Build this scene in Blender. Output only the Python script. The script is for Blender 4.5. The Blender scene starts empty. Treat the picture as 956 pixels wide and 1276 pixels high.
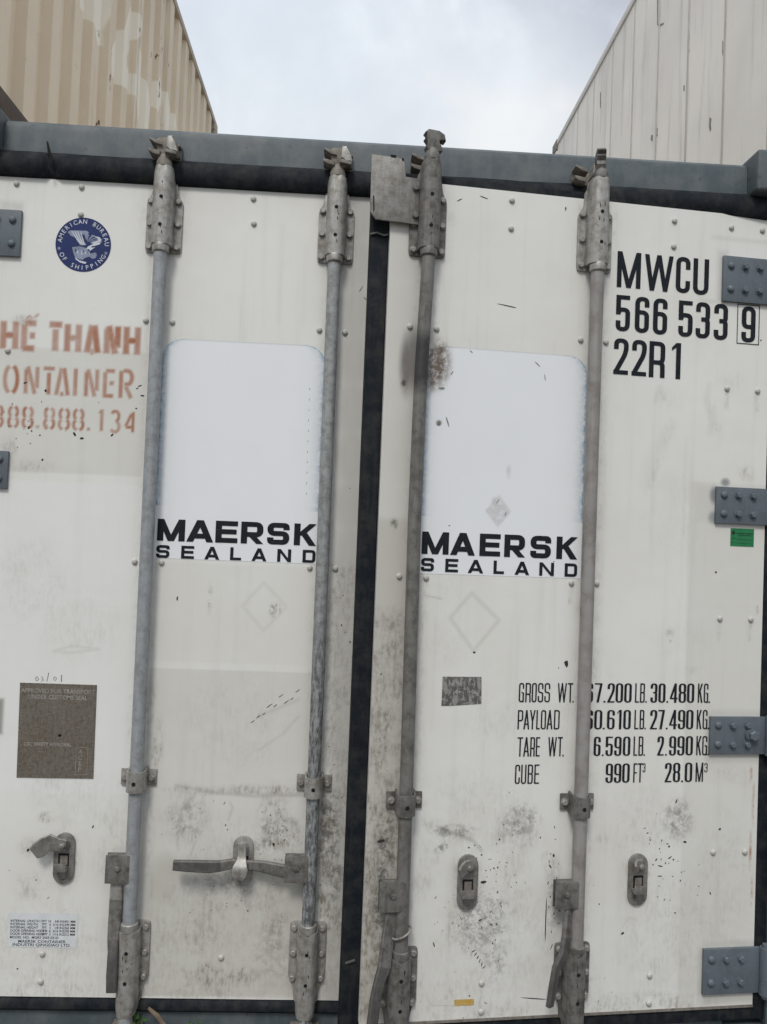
import bpy, bmesh, math, random
import numpy as np
from mathutils import Vector, Matrix
R = math.radians
random.seed(7); rng = np.random.default_rng(11)
SC = bpy.context.scene
COL = SC.collection

# ------------------------------------------------------------------ camera
PW, PH, FPX = 956, 1276, 957.0
YAW, PITCH, ROLL = 0.04309545, 0.02686863, 0.03925838
CAM = Vector((-0.053, -2.15, 1.47))
_f = Vector((math.sin(YAW)*math.cos(PITCH), math.cos(YAW)*math.cos(PITCH), math.sin(PITCH)))
_r0 = Vector((math.cos(YAW), -math.sin(YAW), 0)); _u0 = _r0.cross(_f)
_c, _s = math.cos(ROLL), math.sin(ROLL)
_r = _r0*_c + _u0*_s; _u = _u0*_c - _r0*_s
cam_d = bpy.data.cameras.new('camera'); cam = bpy.data.objects.new('camera', cam_d); COL.objects.link(cam)
cam.matrix_world = Matrix(((_r.x, _u.x, -_f.x, CAM.x), (_r.y, _u.y, -_f.y, CAM.y), (_r.z, _u.z, -_f.z, CAM.z), (0, 0, 0, 1)))
cam_d.sensor_fit = 'VERTICAL'; cam_d.sensor_height = 36.0; cam_d.lens = 36.0*FPX/PH
cam_d.clip_start = 0.02; cam_d.clip_end = 3000
SC.camera = cam

# ------------------------------------------------------------------ sky, sun, exposure
SUN_EL, SUN_AZ = R(52), R(-17)        # azimuth measured from straight behind the viewer, positive = to the right
w = bpy.data.worlds.new('World'); SC.world = w; w.use_nodes = True
nt = w.node_tree; nt.nodes.clear()
def N(tree, typ, **kw):
    n = tree.nodes.new(typ)
    for k, v in kw.items(): setattr(n, k, v)
    return n
out = N(nt, 'ShaderNodeOutputWorld'); bg = N(nt, 'ShaderNodeBackground')
sky = N(nt, 'ShaderNodeTexSky', sky_type='NISHITA', sun_disc=False)
sky.sun_elevation = SUN_EL; sky.sun_rotation = R(180)-SUN_AZ
sky.air_density = 1.0; sky.dust_density = 3.0
tc = N(nt, 'ShaderNodeTexCoord')
mp = N(nt, 'ShaderNodeMapping'); mp.inputs['Scale'].default_value = (1.0, 1.0, 1.15); mp.inputs['Location'].default_value = (0.05, 0.1, 0.62)
n1 = N(nt, 'ShaderNodeTexNoise'); n1.inputs['Scale'].default_value = 2.3; n1.inputs['Detail'].default_value = 7; n1.inputs['Roughness'].default_value = 0.52
n1.inputs['Distortion'].default_value = 0.5
cr = N(nt, 'ShaderNodeValToRGB')
cr.color_ramp.elements[0].position = 0.40; cr.color_ramp.elements[0].color = (5.6, 6.05, 6.7, 1)
cr.color_ramp.elements[1].position = 0.57; cr.color_ramp.elements[1].color = (8.3, 8.8, 9.2, 1)
mx = N(nt, 'ShaderNodeMix', data_type='RGBA'); mx.inputs[0].default_value = 0.86
nt.links.new(tc.outputs['Generated'], mp.inputs['Vector']); nt.links.new(mp.outputs[0], n1.inputs['Vector'])
nt.links.new(n1.outputs['Fac'], cr.inputs['Fac'])
cloud = cr.outputs['Color']
n2 = N(nt, 'ShaderNodeTexNoise'); n2.inputs['Scale'].default_value = 6.5; n2.inputs['Detail'].default_value = 8; n2.inputs['Roughness'].default_value = 0.58; n2.inputs['Distortion'].default_value = 0.3
nt.links.new(tc.outputs['Generated'], n2.inputs['Vector'])
for (dx, dy, dz), rad, amt, col in (((0.30, 0.74, 0.66), 0.27, 0.95, (4.5, 4.7, 5.3, 1)), ((-0.16, 0.84, 0.56), 0.17, 0.55, (6.1, 6.6, 7.3, 1)), ((0.10, 0.72, 0.72), 0.12, 0.6, (5.6, 5.9, 6.5, 1)), ((0.17, 0.88, 0.47), 0.12, 0.7, (9.6, 9.6, 9.5, 1)), ((0.9, -0.3, 0.5), 0.7, 0.5, (6.0, 6.4, 7.0, 1)), ((-0.8, -0.5, 0.5), 0.6, 0.5, (6.4, 6.8, 7.4, 1))):
    dn = N(nt, 'ShaderNodeVectorMath', operation='DISTANCE'); nt.links.new(tc.outputs['Generated'], dn.inputs[0]); dn.inputs[1].default_value = Vector((dx, dy, dz)).normalized()
    ad = N(nt, 'ShaderNodeMath', operation='MULTIPLY_ADD'); nt.links.new(n2.outputs['Fac'], ad.inputs[0]); ad.inputs[1].default_value = 0.42; nt.links.new(dn.outputs['Value'], ad.inputs[2])
    rm = N(nt, 'ShaderNodeMapRange', interpolation_type='SMOOTHSTEP'); nt.links.new(ad.outputs[0], rm.inputs['Value'])
    rm.inputs['From Min'].default_value = 0.14+rad*.45; rm.inputs['From Max'].default_value = 0.22+rad*1.15; rm.inputs['To Min'].default_value = amt; rm.inputs['To Max'].default_value = 0.0
    m2 = N(nt, 'ShaderNodeMix', data_type='RGBA'); nt.links.new(rm.outputs['Result'], m2.inputs[0]); nt.links.new(cloud, m2.inputs[6]); m2.inputs[7].default_value = col; cloud = m2.outputs[2]
nt.links.new(sky.outputs['Color'], mx.inputs[6]); nt.links.new(cloud, mx.inputs[7])
sz = N(nt, 'ShaderNodeSeparateXYZ'); nt.links.new(tc.outputs['Generated'], sz.inputs[0])
gr = N(nt, 'ShaderNodeMapRange'); gr.inputs['From Min'].default_value = 0.0; gr.inputs['From Max'].default_value = 1.0
gr.inputs['To Min'].default_value = 0.56; gr.inputs['To Max'].default_value = 1.55; nt.links.new(sz.outputs[2], gr.inputs['Value'])
vm = N(nt, 'ShaderNodeVectorMath', operation='SCALE'); nt.links.new(mx.outputs[2], vm.inputs[0]); nt.links.new(gr.outputs[0], vm.inputs['Scale'])
nt.links.new(vm.outputs[0], bg.inputs['Color']); bg.inputs['Strength'].default_value = 0.1
nt.links.new(bg.outputs[0], out.inputs['Surface'])
sd = bpy.data.lights.new('sun', 'SUN'); sd.energy = 1.5; sd.angle = R(14); sd.color = (1.0, 0.97, 0.92)
so = bpy.data.objects.new('sun', sd); COL.objects.link(so)
_sv = Vector((math.sin(SUN_AZ)*math.cos(SUN_EL), -math.cos(SUN_AZ)*math.cos(SUN_EL), math.sin(SUN_EL)))
so.rotation_euler = _sv.to_track_quat('Z', 'Y').to_euler(); so.location = (0, -6, 12)
SC.view_settings.view_transform = 'Standard'; SC.view_settings.look = 'None'
SC.view_settings.exposure = 0.16; SC.view_settings.gamma = 1.0; SC.view_settings.use_curve_mapping = False

# ------------------------------------------------------------------ materials
def principled(name):
    m = bpy.data.materials.new(name); m.use_nodes = True
    b = m.node_tree.nodes['Principled BSDF']
    return m, m.node_tree, b
def noise(t, scale, detail=5, rough=0.6, vec=None, stretch=None, obj=True, dist=0.0):
    n = N(t, 'ShaderNodeTexNoise'); n.inputs['Scale'].default_value = scale
    n.inputs['Detail'].default_value = detail; n.inputs['Roughness'].default_value = rough; n.inputs['Distortion'].default_value = dist
    c = N(t, 'ShaderNodeTexCoord')
    if stretch:
        mm = N(t, 'ShaderNodeMapping'); mm.inputs['Scale'].default_value = stretch
        t.links.new(c.outputs['Object'], mm.inputs['Vector']); t.links.new(mm.outputs[0], n.inputs['Vector'])
    else:
        t.links.new(c.outputs['Object'], n.inputs['Vector'])
    return n.outputs['Fac']
def ramp(t, fac, a, b, lo=0.0, hi=1.0):
    n = N(t, 'ShaderNodeMapRange'); n.interpolation_type = 'SMOOTHSTEP'
    n.inputs['From Min'].default_value = a; n.inputs['From Max'].default_value = b
    n.inputs['To Min'].default_value = lo; n.inputs['To Max'].default_value = hi
    t.links.new(fac, n.inputs['Value']); return n.outputs['Result']
def math_(t, op, a, b):
    n = N(t, 'ShaderNodeMath', operation=op)
    for i, x in enumerate((a, b)):
        if isinstance(x, (int, float)): n.inputs[i].default_value = x
        else: t.links.new(x, n.inputs[i])
    return n.outputs[0]
def mix(t, fac, a, b):
    n = N(t, 'ShaderNodeMix', data_type='RGBA')
    for s, x in ((0, fac), (6, a), (7, b)):
        if isinstance(x, (int, float)): n.inputs[s].default_value = x
        elif isinstance(x, tuple): n.inputs[s].default_value = x + (1,) if len(x) == 3 else x
        else: t.links.new(x, n.inputs[s])
    return n.outputs[2]
def attr(t, name):
    n = N(t, 'ShaderNodeAttribute'); n.attribute_name = name; return n.outputs['Fac']
def bump(t, b, h, strength=0.2, dist=0.002):
    n = N(t, 'ShaderNodeBump'); n.inputs['Strength'].default_value = strength; n.inputs['Distance'].default_value = dist
    t.links.new(h, n.inputs['Height']); t.links.new(n.outputs[0], b.inputs['Normal'])
def worn(name, base, dirt, amount=0.5, scale=14, rough=0.55, metallic=0.0, streak=True, chip=None, bs=0.15, spec=0.4):
    m, t, b = principled(name)
    c = mix(t, math_(t, 'MULTIPLY', ramp(t, noise(t, scale, 6, 0.65), 0.38, 0.72), amount), base, dirt)
    if streak:
        c = mix(t, math_(t, 'MULTIPLY', ramp(t, noise(t, 1.0, 5, 0.6, stretch=(scale*3, scale*3, scale*0.25)), 0.45, 0.75), amount*0.6), c, dirt)
    if chip:
        c = mix(t, ramp(t, noise(t, scale*5, 6, 0.7), 0.60, 0.68), c, chip)
    t.links.new(c, b.inputs['Base Color']); b.inputs['Roughness'].default_value = rough; b.inputs['Metallic'].default_value = metallic
    b.inputs['Specular IOR Level'].default_value = spec
    bump(t, b, noise(t, scale*5, 4), bs, 0.002)
    return m
def plain(name, col, rough=0.6, var=0.15):
    m, t, b = principled(name)
    d = tuple(x*(1-var*2) for x in col)
    t.links.new(mix(t, ramp(t, noise(t, 30, 5), 0.3, 0.7), col, d), b.inputs['Base Color'])
    b.inputs['Roughness'].default_value = rough; b.inputs['Specular IOR Level'].default_value = 0.3
    return m
M = {}
M['grey_paint'] = worn('grey_blue_paint', (0.055, 0.074, 0.085), (0.115, 0.127, 0.132), 0.95, 9, 0.55, chip=(0.06, 0.065, 0.07), bs=0.1)
M['hinge_paint'] = worn('hinge_grey_paint', (0.115, 0.138, 0.16), (0.085, 0.098, 0.107), 0.6, 22, 0.5, chip=(0.20, 0.22, 0.23), bs=0.08)
M['rubber'] = worn('black_rubber', (0.0075, 0.0105, 0.0155), (0.034, 0.034, 0.033), 0.8, 22, 0.75, bs=0.5, spec=0.15)
M['galv'] = worn('galvanised_steel', (0.36, 0.355, 0.335), (0.185, 0.165, 0.135), 0.95, 40, 0.48, 0.3, chip=(0.10, 0.075, 0.055), bs=0.2)
M['galv_mid'] = worn('dull_galvanised_steel', (0.255, 0.25, 0.235), (0.13, 0.115, 0.095), 0.9, 42, 0.5, 0.3, chip=(0.08, 0.065, 0.05), bs=0.2)
M['galv_dark'] = worn('dirty_galvanised_steel', (0.185, 0.178, 0.165), (0.07, 0.064, 0.056), 0.95, 44, 0.6, 0.2, chip=(0.06, 0.055, 0.05), bs=0.25)
M['rod_light'] = worn('galvanised_bar', (0.335, 0.35, 0.36), (0.215, 0.22, 0.225), 0.8, 48, 0.55, 0.15, chip=(0.11, 0.11, 0.11), bs=0.15)
M['rod_mid'] = worn('weathered_galvanised_bar', (0.335, 0.345, 0.345), (0.17, 0.17, 0.165), 0.9, 44, 0.55, 0.15, chip=(0.09, 0.09, 0.09), bs=0.2)
M['rod_grimy'] = worn('grimy_bar', (0.235, 0.225, 0.21), (0.13, 0.12, 0.11), 0.8, 20, 0.6, 0.15, chip=(0.30, 0.29, 0.27), bs=0.2)
M['rod_paint'] = worn('grey_painted_bar', (0.30, 0.285, 0.27), (0.185, 0.17, 0.155), 0.9, 18, 0.6, 0.05, bs=0.1)
M['grip'] = worn('dark_steel_grip', (0.075, 0.075, 0.072), (0.16, 0.145, 0.13), 0.6, 40, 0.55, 0.2, chip=(0.22, 0.2, 0.18), bs=0.25)
M['hole'] = plain('dark_hole', (0.012, 0.012, 0.012), 0.9)
M['black_vinyl'] = worn('black_lettering', (0.0135, 0.0165, 0.022), (0.024, 0.027, 0.03), 0.7, 30, 0.75, bs=0.02, streak=False, chip=None, spec=0.12)
def wear_letters():
    t = M['black_vinyl'].node_tree; b = t.nodes['Principled BSDF']; src = b.inputs['Base Color'].links[0].from_socket
    t.links.new(mix(t, ramp(t, noise(t, 55, 8, 0.75), 0.655, 0.70), src, (0.42, 0.415, 0.40)), b.inputs['Base Color'])
wear_letters()
M['chip'] = plain('bare_dark_chip', (0.05, 0.046, 0.042), 0.85, .3)
M['rivet'] = worn('painted_rivet', (0.50, 0.495, 0.46), (0.34, 0.32, 0.29), 0.5, 60, 0.45, bs=0.02)
M['rust'] = worn('rust', (0.27, 0.12, 0.05), (0.10, 0.055, 0.035), 0.7, 60, 0.9, bs=0.3)
M['brown_keeper'] = worn('rusty_keeper_steel', (0.235, 0.215, 0.19), (0.12, 0.095, 0.075), 0.8, 50, 0.7, 0.1, bs=0.3)
M['edge_metal'] = worn('aluminium_edge', (0.50, 0.50, 0.48), (0.28, 0.26, 0.235), 0.6, 20, 0.45, 0.3, bs=0.05)
M['white_side'] = worn('white_side_paint', (0.62, 0.60, 0.56), (0.48, 0.455, 0.415), 0.6, 1.6, 0.5, bs=0.05)
M['ground'] = worn('dusty_concrete', (0.115, 0.105, 0.09), (0.065, 0.06, 0.05), 0.8, 1.7, 0.9, streak=False, bs=0.4)
M['leaf'] = plain('weed_leaf', (0.07, 0.15, 0.035), 0.6, 0.2)
M['twig'] = plain('dry_twig', (0.16, 0.12, 0.085), 0.8, 0.2)

def door_material():
    m, t, b = principled('dirty_white_door_paint')
    c = mix(t, ramp(t, noise(t, 2.2, 4, 0.6), 0.3, 0.75), (0.745, 0.74, 0.705), (0.70, 0.685, 0.64))
    c = mix(t, math_(t, 'MULTIPLY', ramp(t, noise(t, 1.0, 5, 0.6, stretch=(26, 26, 1.1)), 0.5, 0.8), 0.22), c, (0.42, 0.40, 0.35))
    c = mix(t, math_(t, 'MULTIPLY', ramp(t, noise(t, 38, 6, 0.7), 0.62, 0.75), 0.16), c, (0.30, 0.29, 0.26))
    c = mix(t, attr(t, 'cool'), c, (0.77, 0.775, 0.755))
    c = mix(t, attr(t, 'patch'), c, (0.47, 0.452, 0.40))
    nd = math_(t, 'ADD', ramp(t, noise(t, 16, 9, 0.72, dist=0.1), 0.36, 0.62), 0.10)
    nd = math_(t, 'MULTIPLY', nd, ramp(t, noise(t, 1.0, 7, 0.72, stretch=(105, 60, 34)), 0.40, 0.64, 0.25, 1.2))
    c = mix(t, math_(t, 'MULTIPLY', attr(t, 'dirt'), nd), c, (0.245, 0.22, 0.18))  # grime, plus shade painted beside the fittings and low on the leaves
    c = mix(t, attr(t, 'soft'), c, (0.30, 0.285, 0.255))  # smears, plus shade painted along bars, closing edge and foot
    c = mix(t, math_(t, 'MULTIPLY', attr(t, 'spray'), ramp(t, noise(t, 26, 8, 0.65), 0.22, 0.55, 0.74, 1.0)), c, (0.345, 0.118, 0.045))
    ns = ramp(t, noise(t, 42, 9, 0.75, dist=0.25), 0.44, 0.60)
    c = mix(t, math_(t, 'MULTIPLY', attr(t, 'scuff'), ns), c, (0.085, 0.08, 0.075))
    c = mix(t, math_(t, 'MULTIPLY', attr(t, 'rust'), ramp(t, noise(t, 30, 6, 0.7), 0.35, 0.6)), c, (0.30, 0.125, 0.045))
    c = mix(t, attr(t, 'soot'), c, (0.05, 0.048, 0.046))
    c = mix(t, attr(t, 'greymist'), c, (0.135, 0.155, 0.175))
    t.links.new(c, b.inputs['Base Color'])
    b.inputs['Roughness'].default_value = 0.42; b.inputs['Specular IOR Level'].default_value = 0.35
    h = math_(t, 'ADD', math_(t, 'MULTIPLY', noise(t, 3.5, 3), 6.0), math_(t, 'MULTIPLY', noise(t, 70, 4), 0.25))
    bump(t, b, h, 0.12, 0.004)
    return m
M['door'] = door_material()

# ------------------------------------------------------------------ mesh helpers
def new(): return bmesh.new()
def setm(faces, mi, smooth=False):
    for f in faces: f.material_index = mi; f.smooth = smooth
def box(bm, lo, hi, mi=0, bev=0.0, seg=2, rot=None, piv=None):
    vs = [bm.verts.new((x, y, z)) for x in (lo[0], hi[0]) for y in (lo[1], hi[1]) for z in (lo[2], hi[2])]
    idx = ((0, 1, 3, 2), (4, 6, 7, 5), (0, 4, 5, 1), (2, 3, 7, 6), (0, 2, 6, 4), (1, 5, 7, 3))
    fs = [bm.faces.new([vs[i] for i in q]) for q in idx]
    setm(fs, mi)
    if rot is not None: bmesh.ops.rotate(bm, verts=vs, cent=piv or Vector(lo), matrix=rot)
    if bev:
        es = list({e for f in fs for e in f.edges})
        r = bmesh.ops.bevel(bm, geom=es, offset=bev, segments=seg, affect='EDGES', profile=0.6)
        setm(r['faces'], mi, True)
    return vs
def frame_of(d):
    d = d.normalized(); a = Vector((0, 0, 1)) if abs(d.z) < 0.9 else Vector((1, 0, 0))
    x = d.cross(a).normalized(); return x, d.cross(x)
def tube(bm, pts, rad, seg=16, mi=0, caps=True, smooth=True):
    pts = [Vector(p) for p in pts]; rads = rad if isinstance(rad, (list, tuple)) else [rad]*len(pts)
    rings = []
    x = None
    for i, p in enumerate(pts):
        d = (pts[min(i+1, len(pts)-1)] - pts[max(i-1, 0)]).normalized()
        if x is None: x, y = frame_of(d)
        else:
            x = (x - d*x.dot(d)).normalized(); y = d.cross(x)
        rings.append([bm.verts.new(p + (x*math.cos(2*math.pi*k/seg) + y*math.sin(2*math.pi*k/seg))*rads[i]) for k in range(seg)])
    for a, b in zip(rings, rings[1:]):
        setm([bm.faces.new((a[k], a[(k+1) % seg], b[(k+1) % seg], b[k])) for k in range(seg)], mi, smooth)
    if caps:
        setm([bm.faces.new(rings[0][::-1]), bm.faces.new(rings[-1])], mi)
def prism(bm, pts, y0, y1, mi=0, bev=0.0, seg=2):
    """outline in (x, z), extruded from y0 (front) back to y1"""
    a = [bm.verts.new((x, y0, z)) for x, z in pts]; b = [bm.verts.new((x, y1, z)) for x, z in pts]
    n = len(pts)
    front = bm.faces.new(a); fs = [front, bm.faces.new(b[::-1])]
    for k in range(n): fs.append(bm.faces.new((a[k], b[k], b[(k+1) % n], a[(k+1) % n])))
    setm(fs, mi)
    if bev:
        r = bmesh.ops.bevel(bm, geom=list(front.edges), offset=bev, segments=seg, affect='EDGES', profile=0.6, clamp_overlap=True)
        setm(r['faces'], mi, True)
def sheet(bm, pts, y, mi=0):
    f = bm.faces.new([bm.verts.new((x, y, z)) for x, z in pts]); f.material_index = mi
    return f
def sweep(bm, pts, widths, thick, side, mis=0, bev=0.003):
    """flat bar along pts, `side` = width direction"""
    pts = [Vector(p) for p in pts]; rings = []
    n = len(pts)
    for i, p in enumerate(pts):
        d = (pts[min(i+1, n-1)] - pts[max(i-1, 0)]).normalized()
        s = side[i] if isinstance(side, list) else side
        s = (Vector(s) - d*Vector(s).dot(d)).normalized(); t = d.cross(s)
        w_ = widths[i]/2; h_ = thick[i]/2; c = min(w_, h_)*0.45
        prof = ((-w_+c, -h_), (w_-c, -h_), (w_, -h_+c), (w_, h_-c), (w_-c, h_), (-w_+c, h_), (-w_, h_-c), (-w_, -h_+c))
        rings.append([bm.verts.new(p + s*a + t*b) for a, b in prof])
    for i, (a, b) in enumerate(zip(rings, rings[1:])):
        mi = mis[i] if isinstance(mis, list) else mis
        setm([bm.faces.new((a[k], a[(k+1) % 8], b[(k+1) % 8], b[k])) for k in range(8)], mi, True)
    m0 = mis[0] if isinstance(mis, list) else mis; m1 = mis[-1] if isinstance(mis, list) else mis
    setm([bm.faces.new(rings[0][::-1])], m0); setm([bm.faces.new(rings[-1])], m1)
def dome(bm, c, r, h, mi=0, seg=12):
    """low rivet head pointing to -y"""
    c = Vector(c); prev = None
    for j, (rr, hh) in enumerate(((1, 0), (0.97, 0.35), (0.8, 0.72), (0.45, 0.95))):
        ring = [bm.verts.new(c + Vector((math.cos(2*math.pi*k/seg)*r*rr, -h*hh, math.sin(2*math.pi*k/seg)*r*rr))) for k in range(seg)]
        if prev: setm([bm.faces.new((prev[k], prev[(k+1) % seg], ring[(k+1) % seg], ring[k])) for k in range(seg)], mi, True)
        prev = ring
    setm([bm.faces.new(prev)], mi, True)
def bolt(bm, c, r=0.0085, h=0.008, mi=0, hexa=True):
    c = Vector(c)
    a0 = random.random()*2
    n = 6 if hexa else 14
    tube(bm, [c + Vector((0, 0.001, 0)), c + Vector((0, -0.0022, 0))], r*1.25, 14, mi)
    ring = [[bm.verts.new(c + Vector((math.cos(a0+2*math.pi*k/n)*r*s, -y, math.sin(a0+2*math.pi*k/n)*r*s))) for k in range(n)] for s, y in ((1, 0.002), (1, h*0.8), (0.8, h))]
    for p, q in zip(ring, ring[1:]): setm([bm.faces.new((p[k], p[(k+1) % n], q[(k+1) % n], q[k])) for k in range(n)], mi)
    setm([bm.faces.new(ring[-1])], mi)
def obj(name, bm, mats, parent=None, loc=(0, 0, 0), rz=0, smooth_angle=35):
    bmesh.ops.recalc_face_normals(bm, faces=bm.faces)
    me = bpy.data.meshes.new(name); bm.to_mesh(me); bm.free(); me.set_sharp_from_angle(angle=R(smooth_angle))
    for m in (mats if isinstance(mats, (list, tuple)) else [mats]): me.materials.append(M[m] if isinstance(m, str) else m)
    o = bpy.data.objects.new(name, me); COL.objects.link(o); o.location = loc; o.rotation_euler = (0, 0, rz)
    if parent: o.parent = parent
    return o
def tag(o, label=None, cat=None, group=None, kind=None):
    if label: o['label'] = label
    if cat: o['category'] = cat
    if group: o['group'] = group
    if kind: o['kind'] = kind
    return o
def empty(name, loc, label, cat, group=None):
    o = bpy.data.objects.new(name, None); COL.objects.link(o); o.location = loc; o.empty_display_size = 0.3
    return tag(o, label, cat, group)

# ------------------------------------------------------------------ survey: photograph points -> metres on a door face
HL = Vector((-1.12, 0, 0)); HR = Vector((1.12, 0, 0)); AR = R(5.6)      # hinge lines; the right door stands ajar
def _ray(u, v): return _f + _r*((u-PW/2)/FPX) - _u*((v-PH/2)/FPX)
def PL(u, v, off=0.0):
    d = _ray(u, v); p = CAM + d*((-off-CAM.y)/d.y); return (p.x-HL.x, p.z)
def PR(u, v, off=0.0):
    ax = Vector((math.cos(AR), math.sin(AR), 0)); n = Vector((-math.sin(AR), math.cos(AR), 0))
    d = _ray(u, v); k = ((HR-CAM).dot(n) - off)/d.dot(n); p = CAM + d*k - HR
    return (p.dot(ax), p.z)
def PX(u, v, x):                      # on a wall x = const -> (y, z)
    d = _ray(u, v); p = CAM + d*((x-CAM.x)/d.x); return (p.y, p.z)
ZT, ZB = 2.423, 0.179                 # door leaf top and bottom
PXM = 2.2/957                         # metres per pixel on the doors

# ================================================================== THE SETTING
bm = new(); sheet(bm, [(-1, -1), (1, -1), (1, 1), (-1, 1)], 0)
for v in bm.verts: v.co = Vector((v.co.x*600, v.co.z*600, 0))
tag(obj('ground', bm, 'ground'), kind='structure')

# ================================================================== THE NEAR CONTAINER
ROOT = empty('refrigerated_container', (0, 0, 0), 'near white refrigerated container with grey frame and two tall rear doors, right door ajar', 'container')
HW, LEN, HT = 1.219, 6.058, 2.591
# header, sill, posts
bm = new()
prof = [(0.002, 2.44), (0.002, 2.553), (0.006, 2.571), (0.02, 2.583), (0.16, 2.586), (0.16, 2.44)]
for x0, x1 in ((-1.056, 1.056),):
    a = [bm.verts.new((x0, y, z)) for y, z in prof]; b = [bm.verts.new((x1, y, z)) for y, z in prof]
    for k in range(len(prof)): setm([bm.faces.new((a[k], b[k], b[(k+1) % len(prof)], a[(k+1) % len(prof)]))], 0, k in (1, 2, 3))
    bm.faces.new(a); bm.faces.new(b[::-1])
obj('header_beam', bm, 'grey_paint', ROOT)
bm = new(); box(bm, (-1.056, 0.012, 0.02), (1.056, 0.16, 0.176), bev=0.006); obj('door_sill', bm, 'grey_paint', ROOT)
for s in (-1, 1):
    bm = new(); x0, x1 = sorted((s*1.170, s*HW)); box(bm, (x0, -0.004, 0.121), (x1, 0.16, 2.472), bev=0.006)
    box(bm, (min(s*1.06, s*1.1695), 0.055, 0.121), (max(s*1.06, s*1.1695), 0.16, 2.472))
    obj('corner_post', bm, 'grey_paint', ROOT)
def casting(x, y, z, fx, fy):
    bm = new(); lo = (min(x, x-fx*0.162), min(y, y-fy*0.178), z); hi = (max(x, x-fx*0.162), max(y, y-fy*0.178), z+0.118)
    box(bm, lo, hi, bev=0.009, seg=3)
    cx, cz = (lo[0]+hi[0])/2, z+0.059; yy = y + fy*0.0015
    pts = [(cx+math.cos(a)*0.035*(1), cz+math.sin(a)*0.028) for a in np.linspace(0, 2*math.pi, 20)[:-1]]
    sheet(bm, pts, yy, 1)
    return obj('corner_casting', bm, ['grey_paint', 'hole'], ROOT)
for sx in (-1, 1):
    for z in (0.0, HT-0.118+0.006):
        casting(sx*HW, -0.055, z, sx, -1)
        casting(sx*HW, LEN, z, sx, 1)
# side walls, roof, far end, floor
for s in (-1, 1):
    bm = new(); x0, x1 = sorted((s*(HW-0.05), s*(HW-0.012))); box(bm, (x0, 0.162, 0.14), (x1, LEN-0.18, 2.50))
    for k in range(11):
        y = 0.42+k*0.5; box(bm, (min(s*(HW-0.012), s*(HW-0.008)), y, 0.16), (max(s*(HW-0.012), s*(HW-0.008)), y+0.02, 2.49))
    obj('side_wall', bm, 'white_side', ROOT)
    bm = new(); x0, x1 = sorted((s*(HW-0.09), s*HW)); box(bm, (x0, 0.163, 2.502), (x1, LEN-0.18, 2.575), bev=0.006); obj('top_rail', bm, 'grey_paint', ROOT)
    bm = new(); box(bm, (x0, 0.163, 0.02), (x1, LEN-0.18, 0.138), bev=0.006); obj('bottom_rail', bm, 'grey_paint', ROOT)
bm = new(); box(bm, (-HW+0.092, 0.163, 2.54), (HW-0.092, LEN-0.02, 2.57)); obj('roof', bm, 'white_side', ROOT)
bm = new(); box(bm, (-HW+0.165, LEN-0.17, 0.02), (HW-0.165, LEN-0.02, 2.538)); obj('end_wall', bm, 'white_side', ROOT)
bm = new(); box(bm, (-HW+0.092, 0.163, 0.1), (HW-0.092, LEN-0.175, 0.16)); obj('floor_panel', bm, 'edge_metal', ROOT)

# header gasket: a fat worn rubber lip along the header and torn near its left end
def lip(name, x0, x1, zb, zt, ybase, depth, mats='rubber', seed=0, parent=ROOT, tear=None):
    bm = new(); nx = 150; prof = [(0, 0.0), (0.55, 0.06), (0.95, 0.25), (1.0, 0.5), (0.8, 0.75), (0.35, 0.93), (0, 1.0)]
    rr = np.random.default_rng(seed); wob = np.convolve(rr.normal(0, 1, nx+30), np.ones(9)/9, 'same')[15:15+nx+1]
    rows = []
    for i in range(nx+1):
        x = x0+(x1-x0)*i/nx; k = 1+0.10*wob[i]
        dz = 0.0018*wob[i]
        if tear and abs(x-tear) < 0.012: k *= 0.35
        rows.append([bm.verts.new((x, ybase-depth*d*k, zb+(zt-zb)*h+dz*(h > 0.3))) for d, h in prof])
    for a, b in zip(rows, rows[1:]): setm([bm.faces.new((a[j], b[j], b[j+1], a[j+1])) for j in range(len(prof)-1)], 0, True)
    return obj(name, bm, mats, parent)
lip('header_gasket', -1.1, 1.118, 2.415, 2.490, 0.001, 0.024, seed=3, tear=PL(67, 200)[0]+HL.x)
bm = new()
for pts in ([(63, 182), (65, 183), (69, 197), (71, 203), (67, 206), (67, 216), (64.5, 216), (65, 203)], [(62, 198), (66, 199), (66, 201), (62, 200)]):
    sheet(bm, [(lambda q: (q[0]+HL.x, q[1]))(PL(u, v)) for u, v in pts], -0.028)
obj('gasket_tear', bm, 'hole', ROOT)
lip('sill_gasket', -1.115, -0.03, 0.139, 0.181, 0.012, 0.018, seed=5)
# vertical seals on both jambs
for s in (-1, 1):
    bm = new(); x0, x1 = sorted((s*1.126, s*1.1695)); box(bm, (x0, 0.004, 0.14), (x1, 0.05, 2.42), bev=0.004)
    x0, x1 = sorted((s*1.0, s*1.058)); box(bm, (x0, 0.085, 0.18), (x1, 0.099, 2.42))
    obj('jamb_seal', bm, 'rubber', ROOT)
bm = new(); box(bm, (-1.056, 0.10, 0.177), (1.056, 0.13, 2.438)); obj('dark_backing', bm, 'hole', ROOT)  # black panel closing the doorway behind the leaves

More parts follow.
